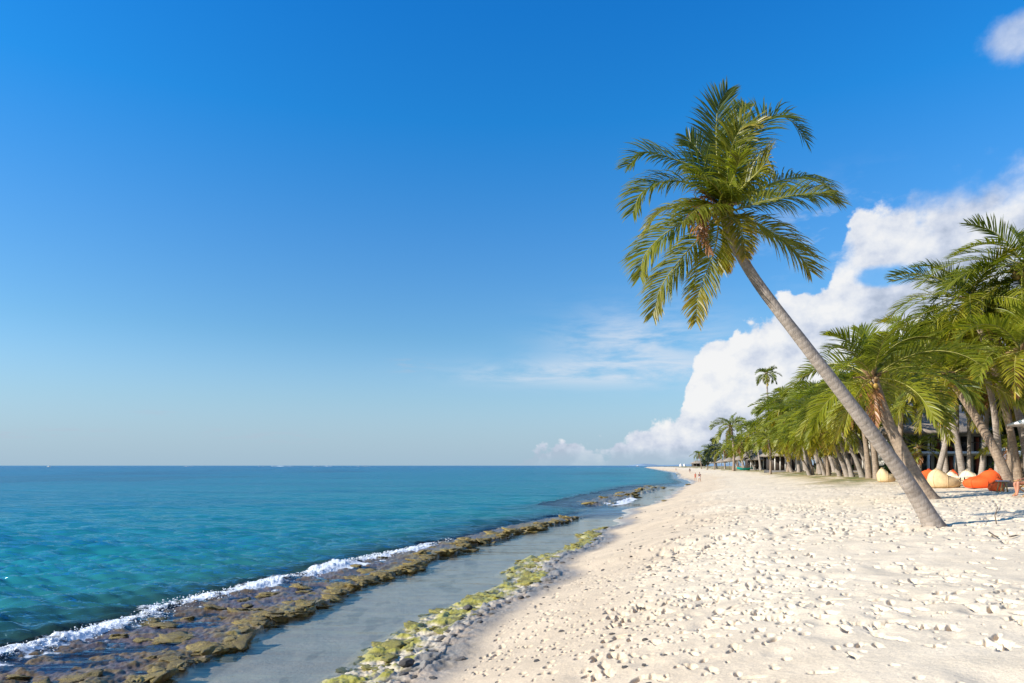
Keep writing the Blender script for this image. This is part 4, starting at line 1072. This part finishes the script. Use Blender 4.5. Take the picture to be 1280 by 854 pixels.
    root = empty('rowing_boat', b, 'small turquoise boat drawn up on the grass under the far palms', 'boat')
    link('hull', mesh_np('hull', V, [Q], M['tealpaint'], True), root)
    mb = MB(); mb.box(-1.2, -.95, -.6, .6, .48, .53); mb.box(.6, .85, -.6, .6, .48, .53); mb.build('thwart', M['wood'], root)

# ------------------------------------------------------------------ people
def body(name, joints, edges, radii, parent, mat):
    me = bpy.data.meshes.new(name); me.from_pydata([tuple(j) for j in joints], edges, []); me.update()
    o = link(name, me, parent); me.materials.append(mat)
    sk = o.modifiers.new('skin', 'SKIN'); sk.use_smooth_shade = True
    if not me.skin_vertices: bpy.context.view_layer.objects.active = o; 
    lay = me.skin_vertices[0].data
    for d, r in zip(lay, radii): d.radius = (r, r) if not isinstance(r, tuple) else r
    lay[0].use_root = True
    ss = o.modifiers.new('subdivision', 'SUBSURF'); ss.levels = 2; ss.render_levels = 2
    return o

def head(parent, c, face, mat, s=1., long_hair=False):
    """head with brow, nose, chin, ears; face: unit direction (x, y)"""
    V, T = ICO2; V = V * np.array((.082, .098, .118)) * s
    f = np.array((face[0], face[1], 0.)); sd = np.array((-face[1], face[0], 0.))
    W = V[:, 0:1] * sd + V[:, 1:2] * f + V[:, 2:3] * np.array((0, 0, 1.))
    fr = V[:, 1] / .098 / s; low = np.clip(-V[:, 2] / .118 / s, 0, 1)
    W -= sd * (V[:, 0] * .30 * low)[:, None]
    mb = MB(); mb.add(W + c, T=T)
    mb.tube([c + f * .085 * s + (0, 0, .02), c + f * .118 * s + (0, 0, -.022), c + f * .09 * s + (0, 0, -.03)], [.008, .014, .01], 5)
    for k in (-1, 1): mb.tube([c + sd * k * .078 * s + (0, 0, .02), c + sd * k * .092 * s + (0, 0, 0), c + sd * k * .08 * s + (0, 0, -.035)], [.012, .02, .01], 5)
    o = mb.build('head', mat, parent, True)
    for k in (-1, 1):
        e = MB(); V2, T2 = ico_arrays(1); e.add(V2 * .011 + c + f * .086 * s + sd * k * .032 * s + (0, 0, .012), T=T2); e.build('eye', M['black'], o, True)
    e = MB(); e.tube([c + f * .088 * s - sd * .024 + (0, 0, -.055), c + f * .094 * s + (0, 0, -.058), c + f * .088 * s + sd * .024 + (0, 0, -.055)], .006, 5); e.build('mouth', M['red'], o, True)
    H, Th = ICO2; keep = (H[Th].mean(1) @ np.array((0, -.75, .55))) > (-.12 if not long_hair else -.3)
    Hv = H * np.array((.092, .108, .125)) * s; Hv = Hv[:, 0:1] * sd + Hv[:, 1:2] * f + Hv[:, 2:3] * np.array((0, 0, 1.))
    if long_hair: Hv[:, 2] -= .10 * (H[:, 2] < -.2)
    h = MB(); h.add(Hv + c, T=Th[keep]); h.build('hair', M['hair'], parent, True)
    return o

def hand(parent_mb, w, d, n):
    """palm with five unequal bent fingers at wrist w, direction d, palm normal n"""
    d = np.array(d) / np.linalg.norm(d); n = np.array(n) / np.linalg.norm(n); s = np.cross(d, n)
    parent_mb.tube([w, w + d * .04, w + d * .085], [.022, .030, .030], 8)
    for k, (off, l) in enumerate(((-.028, .068), (-.010, .078), (.010, .073), (.027, .056))):
        a = w + d * .08 + s * off; parent_mb.tube([a, a + d * l * .5 + n * .005, a + d * l + n * .025], [.010, .009, .006], 5)
    a = w + d * .03 - s * .026; parent_mb.tube([a, a + d * .03 - s * .022, a + d * .058 - s * .026 + n * .01], [.011, .010, .007], 5)

def person_seated(b):
    """sits in the deck chair facing the sea (towards -x), legs bent, feet on the sand"""
    root = empty('person', b, 'person in teal clothes seated in the wooden deck chair at the picture edge', 'person')
    hip = np.array((.08, 0, .50)); J = [hip, (.16, 0, .74), (.24, 0, .96), (.27, 0, 1.06), (.25, 0, 1.13)]; Rr = [.13, .125, .13, .06, .052]; Ed = [(0, 1), (1, 2), (2, 3), (3, 4)]
    feet = []
    for s, (kx, kz, fx) in ((-1, (-.44, .58, -.47)), (1, (-.40, .54, -.30))):
        i = len(J); J += [(.04, s * .10, .50), (-.18, s * .12, .545), (kx, s * .13, kz), (kx * .5 + fx * .5 + .02, s * .13, .33), (fx, s * .13, .10), (fx - .03, s * .13, .045), (fx - .17, s * .14, .030)]
        Rr += [.10, .088, .062, .060, .040, .042, .030]; Ed += [(0, i)] + [(i + k, i + k + 1) for k in range(6)]
    arms = []
    for s in (-1, 1):
        i = len(J); J += [(.24, s * .17, .95), (.18, s * .27, .74), (-.05, s * .29, .67)]; Rr += [.055, .043, .030]; Ed += [(2, i), (i, i + 1), (i + 1, i + 2)]; arms.append(np.array(J[-1]))
    body('body', J, Ed, Rr, root, M['skin'])
    mb = MB()
    for a in arms: hand(mb, a, (-1, 0, -.05), (0, 0, -1))
    mb.build('hand', M['skin'], root, True)
    head(root, np.array((.22, 0, 1.27)), (-1, 0), M['skin'])
    # shorts and shirt follow the body
    J2 = [hip + (0, 0, .01), (.0, -.10, .515), (-.16, -.12, .545), (.0, .10, .515), (-.16, .12, .545), (.13, 0, .66)]
    body('shorts', J2, [(0, 1), (1, 2), (0, 3), (3, 4), (0, 5)], [.145, .115, .105, .115, .105, .135], root, M['teal'])
    J3 = [(.13, 0, .68), (.19, 0, .84), (.235, 0, .95), (.24, -.18, .94), (.20, -.24, .82), (.24, .18, .94), (.20, .24, .82), (.262, 0, 1.02)]
    body('shirt', J3, [(0, 1), (1, 2), (2, 3), (3, 4), (2, 5), (5, 6), (2, 7)], [.14, .142, .14, .075, .062, .075, .062, .07], root, M['teal'])

def person_standing(px, py, h, yaw, label, top, bottom, skin='skin2', hair=False, stride=.16, bare=False):
    b = stand(px, py); root = empty('person', b, label, 'person', rz=yaw); k = h / 1.72
    def S(*p): return np.array(p) * k
    J = [S(0, 0, .93), S(0, .01, 1.12), S(0, .02, 1.36), S(0, .02, 1.47), S(0, .03, 1.53)]; Rr = [.125, .115, .13, .055, .05]; Ed = [(0, 1), (1, 2), (2, 3), (3, 4)]
    for s in (-1, 1):
        i = len(J); o = stride * s
        J += [S(s * .09, 0, .88), S(s * .10, o * .7 + .04, .50), S(s * .10, o - .02, .30), S(s * .10, o * 1.2 - .04, .09), S(s * .10, o * 1.2 - .03, .04), S(s * .11, o * 1.2 + .14, .03)]
        Rr += [.095, .06, .055, .038, .04, .03]; Ed += [(0, i)] + [(i + q, i + q + 1) for q in range(5)]
    arms = []
    for s in (-1, 1):
        i = len(J); o = -stride * s
        J += [S(s * .18, .02, 1.36), S(s * .23, o * .5, 1.10), S(s * .24, o * 1.1 + .06, .87)]; Rr += [.05, .04, .028]; Ed += [(2, i), (i, i + 1), (i + 1, i + 2)]; arms.append(J[-1])
    body('body', J, Ed, [r * k for r in Rr], root, M[skin])
    mb = MB()
    for s, a in zip((-1, 1), arms): hand(mb, a, (0, .2, -1), (-s, 0, 0))
    mb.build('hand', M[skin], root, True)
    head(root, S(0, .05, 1.62), (0, 1), M[skin], k, hair)
    i2 = [S(0, 0, .95), S(-.09, 0, .84), S(-.10, -stride * .45 + .03, .62), S(.09, 0, .84), S(.10, stride * .45 + .03, .62), S(0, .01, 1.04)]
    body('trousers', i2, [(0, 1), (1, 2), (0, 3), (3, 4), (0, 5)], [.14 * k, .11 * k, .085 * k, .11 * k, .085 * k, .125 * k], root, M[bottom])
    if not bare:
        j3 = [S(0, .01, 1.05), S(0, .01, 1.2), S(0, .02, 1.36), S(-.18, .02, 1.35), S(-.22, .06 * 0, 1.2), S(.18, .02, 1.35), S(.22, 0, 1.2), S(0, .02, 1.44)]
        body('shirt', j3, [(0, 1), (1, 2), (2, 3), (3, 4), (2, 5), (5, 6), (2, 7)], [.135 * k, .13 * k, .138 * k, .07 * k, .06 * k, .07 * k, .06 * k, .065 * k], root, M[top])
    return root

def people():
    person_standing(874.5, 602.5, 1.78, 2.6, 'taller walker in dark clothes, right one of the pair near the water', 'navy', 'palecloth')
    person_standing(869.2, 600.5, 1.62, 2.4, 'shorter walker in red, left one of the pair near the water', 'red', 'red')
    person_standing(862.3, 591.8, 1.75, .4, 'lone distant walker in dark clothes beyond the pair', 'navy', 'navy')
    person_standing(845, 588.9, 1.7, 1.1, 'most distant bather standing bare chested by the far waterline', 'red', 'red', bare=True)
    person_standing(1052, 595.6, 1.2, 1.5, 'small person in a teal top among the slanting trunks', 'teal', 'navy')

# ------------------------------------------------------------------ houses, boats, hills
def buildings():
    Y = 66.; X0, X1 = (1128 - 640) / F * Y, (1262 - 640) / F * Y; zb = gz((X0 + X1) / 2, Y) - .1; D = 7.
    xc = (X0 + X1) / 2; w = (X1 - X0) / 2
    root = empty('beach_house', (xc, Y, zb), 'two storey beach house with a white balcony and dark openings behind the bean bags', 'house')
    z1 = HC + (HY - 566) / F * Y - zb; z2 = HC + (HY - 541) / F * Y - zb
    MB().box(-w, w, 1.6, D, .0, z2).build('wall', M['plaster'], root)
    MB().box(-w - .2, w + .2, 0, 1.597, z1 - .13, z1 + .13).build('balcony_floor', M['white'], root)
    mb = MB()
    n = 9
    for i in range(n):
        x = -w + 2 * w * i / (n - 1); p = MB().box(x - .09, x + .09, .05, .23, 0, z1 - .133); p.build('post', M['white'], root)
        p = MB().box(x - .07, x + .07, .05, .21, z1 + .133, z2); p.build('post', M['white'], root)
    for i in range(n - 1):
        xa = -w + 2 * w * i / (n - 1) + .25; xb = -w + 2 * w * (i + 1) / (n - 1) - .25
        for (za, zt) in ((.08, z1 - .35), (z1 + .16, z2 - .35)):
            o = MB().box(xa - .06, xb + .06, 1.52, 1.597, za, zt + .06).build('window', M['darkwood_and_shade'], root)
            MB().box(xa, xb, 1.48, 1.517, za + .05, zt).build('pane', M['darkglass'], o)
            if i in (3, 4, 6): MB().box(xa + .05, xa + (xb - xa) * .42, 1.42, 1.477, za + .06, zt - .05).build('curtain', M['redcurtain'], o)
    mb = MB(); mb.tube([(-w, .12, z1 + 1.0), (w, .12, z1 + 1.0)], .04, 6)
    for i in range(60): x = -w + 2 * w * i / 59; mb.tube([(x, .12, z1 + .13), (x, .12, z1 + 1.0)], .014, 4)
    mb.build('railing', M['darkwood_and_shade'], root)
    mb = MB(); e = .9; zt = z2 + 3.2
    V = [(-w - e, -e, z2 - .12), (w + e, -e, z2 - .12), (w + e, D + e, z2 - .12), (-w - e, D + e, z2 - .12), (-w + 3, D / 2, zt), (w - 3, D / 2, zt),
         (-w - e, -e, z2 + .16), (w + e, -e, z2 + .16), (w + e, D + e, z2 + .16), (-w - e, D + e, z2 + .16)]
    mb.add(V, [(3, 2, 1, 0), (0, 1, 7, 6), (1, 2, 8, 7), (2, 3, 9, 8), (3, 0, 6, 9), (6, 7, 5, 4), (8, 9, 4, 5)], [(7, 8, 5), (9, 6, 4)]); mb.build('roof', M['thatch'], root)
    def pavilion(px0, px1, pyb, Y, pyt, label, lab='pavilion', nn=6):
        X0, X1 = (px0 - 640) / F * Y, (px1 - 640) / F * Y; xc = (X0 + X1) / 2; w = (X1 - X0) / 2; zb = gz(xc, Y) - .05; H = HC + (HY - pyt) / F * Y - zb; D = 5.
        root = empty(lab, (xc, Y, zb), label, 'house')
        MB().box(-w, w, 0, D, -.4, .25).build('plinth', M['grey'], root)
        MB().box(-w + .3, w - .3, 2.4, D - .3, .253, H - .01).build('wall', M['darkwood_and_shade'], root)  # dark block painted as the shade inside the open pavilion
        for i in range(nn): x = -w + .2 + (2 * w - .4) * i / (nn - 1); MB().box(x - .09, x + .09, .15, .33, .253, H).build('column', M['plaster'], root)
        mb = MB(); mb.add([(-w - .7, -.8, H), (w + .7, -.8, H), (w + .7, D + .7, H), (-w - .7, D + .7, H), (-w * .5, D / 2, H + 2.2), (w * .5, D / 2, H + 2.2), (-w - .7, -.8, H + .18), (w + .7, -.8, H + .18), (w + .7, D + .7, H + .18), (-w - .7, D + .7, H + .18)],
               [(3, 2, 1, 0), (0, 1, 7, 6), (1, 2, 8, 7), (2, 3, 9, 8), (3, 0, 6, 9), (6, 7, 5, 4), (8, 9, 4, 5)], [(7, 8, 5), (9, 6, 4)]); mb.build('roof', M['thatch'], root)
        return root
    pavilion(968, 1010, 587, 122., 570.5, 'open pavilion with white columns and a thatched roof behind the grass bank', nn=7)
    pavilion(938, 966, 587, 165., 572, 'smaller white columned pavilion farther along the bank', nn=6)
    pavilion(1078, 1120, 592, 92., 566, 'pavilion with pale posts glimpsed between the trunks beside the lone palm', nn=8)
    pavilion(866, 884, 584, 520., 579.5, 'distant low building with a dark roof at the end of the beach', 'beach_hut', 5)
    # distant white tents on the spit
    for (px, lab) in ((851, 'left one of two tiny white tents far down the beach'), (855.5, 'right one of two tiny white tents far down the beach')):
        Y = 760.; x = (px - 640) / F * Y; z = gz(x, Y)
        root = empty('beach_tent', (x, Y, z), lab, 'tent')
        mb = MB(); mb.lathe([(1.7, 0), (1.6, 1.6), (.05, 3.2)], n=6); mb.build('canvas', M['white'], root)
    # far off boat
    def boat(px, Y, L, lab, name='motor_boat'):
        x = (px - 640) / F * Y; root = empty(name, (x, Y, 0), lab, 'boat')
        V = []
        for i in range(9):
            t = i / 8 * 2 - 1; w = L * .16 * (1 - max(0, t) ** 2.2); V += [(t * L / 2, -w, L * .13 + .05 * L * max(0, t)), (t * L / 2, 0, -.3), (t * L / 2, w, L * .13 + .05 * L * max(0, t))]
        V = np.array(V); Q = [(i * 3 + j, i * 3 + j + 1, i * 3 + j + 4, i * 3 + j + 3) for i in range(8) for j in (0, 1)] + [(i * 3 + 2, i * 3, i * 3 + 3, i * 3 + 5) for i in range(8)]
        link('hull', mesh_np('hull', V, [Q], M['white']), root)
        MB().box(-L * .2, L * .12, -L * .1, L * .1, L * .13, L * .30).build('cabin', M['white'], root)
    boat(61, 1500., 8.5, 'small white motor boat far out near the horizon')
    boat(797, 2300., 12., 'white boat at the end of the sand spit below the far hill', 'motor_boat')
    # hills across the bay
    Y = 11000.; xs = np.linspace((796 - 640) / F * Y, (1020 - 640) / F * Y, 60); pxs = xs / Y * F + 640
    hz = np.interp(pxs, [796, 801, 808, 816, 826, 835, 845, 870, 900, 1020], [0, 26, 34, 30, 14, 12, 16, 22, 30, 60]) * (1 + .12 * vnoise(pxs * .5, pxs * 0, 5))
    V = np.concatenate([np.stack([xs, np.full(60, Y), np.full(60, -2.)], -1), np.stack([xs, np.full(60, Y + 250), hz], -1), np.stack([xs, np.full(60, Y + 900), hz * .6], -1), np.stack([xs, np.full(60, Y + 1500), np.full(60, -2.)], -1)])
    Q = [(k * 60 + i, k * 60 + i + 1, (k + 1) * 60 + i + 1, (k + 1) * 60 + i) for k in range(3) for i in range(59)]
    tag(link('hills', mesh_np('hills', V, [Q], M['hill'], True)), kind='structure')

build_world(); build_sun_camera(); build_terrain(); build_water()
hero_palm(); near_palms(); palm_rows(); extra_palms(); more_palms(); broadleaf_trees()
rocks(); furniture(); people(); buildings()
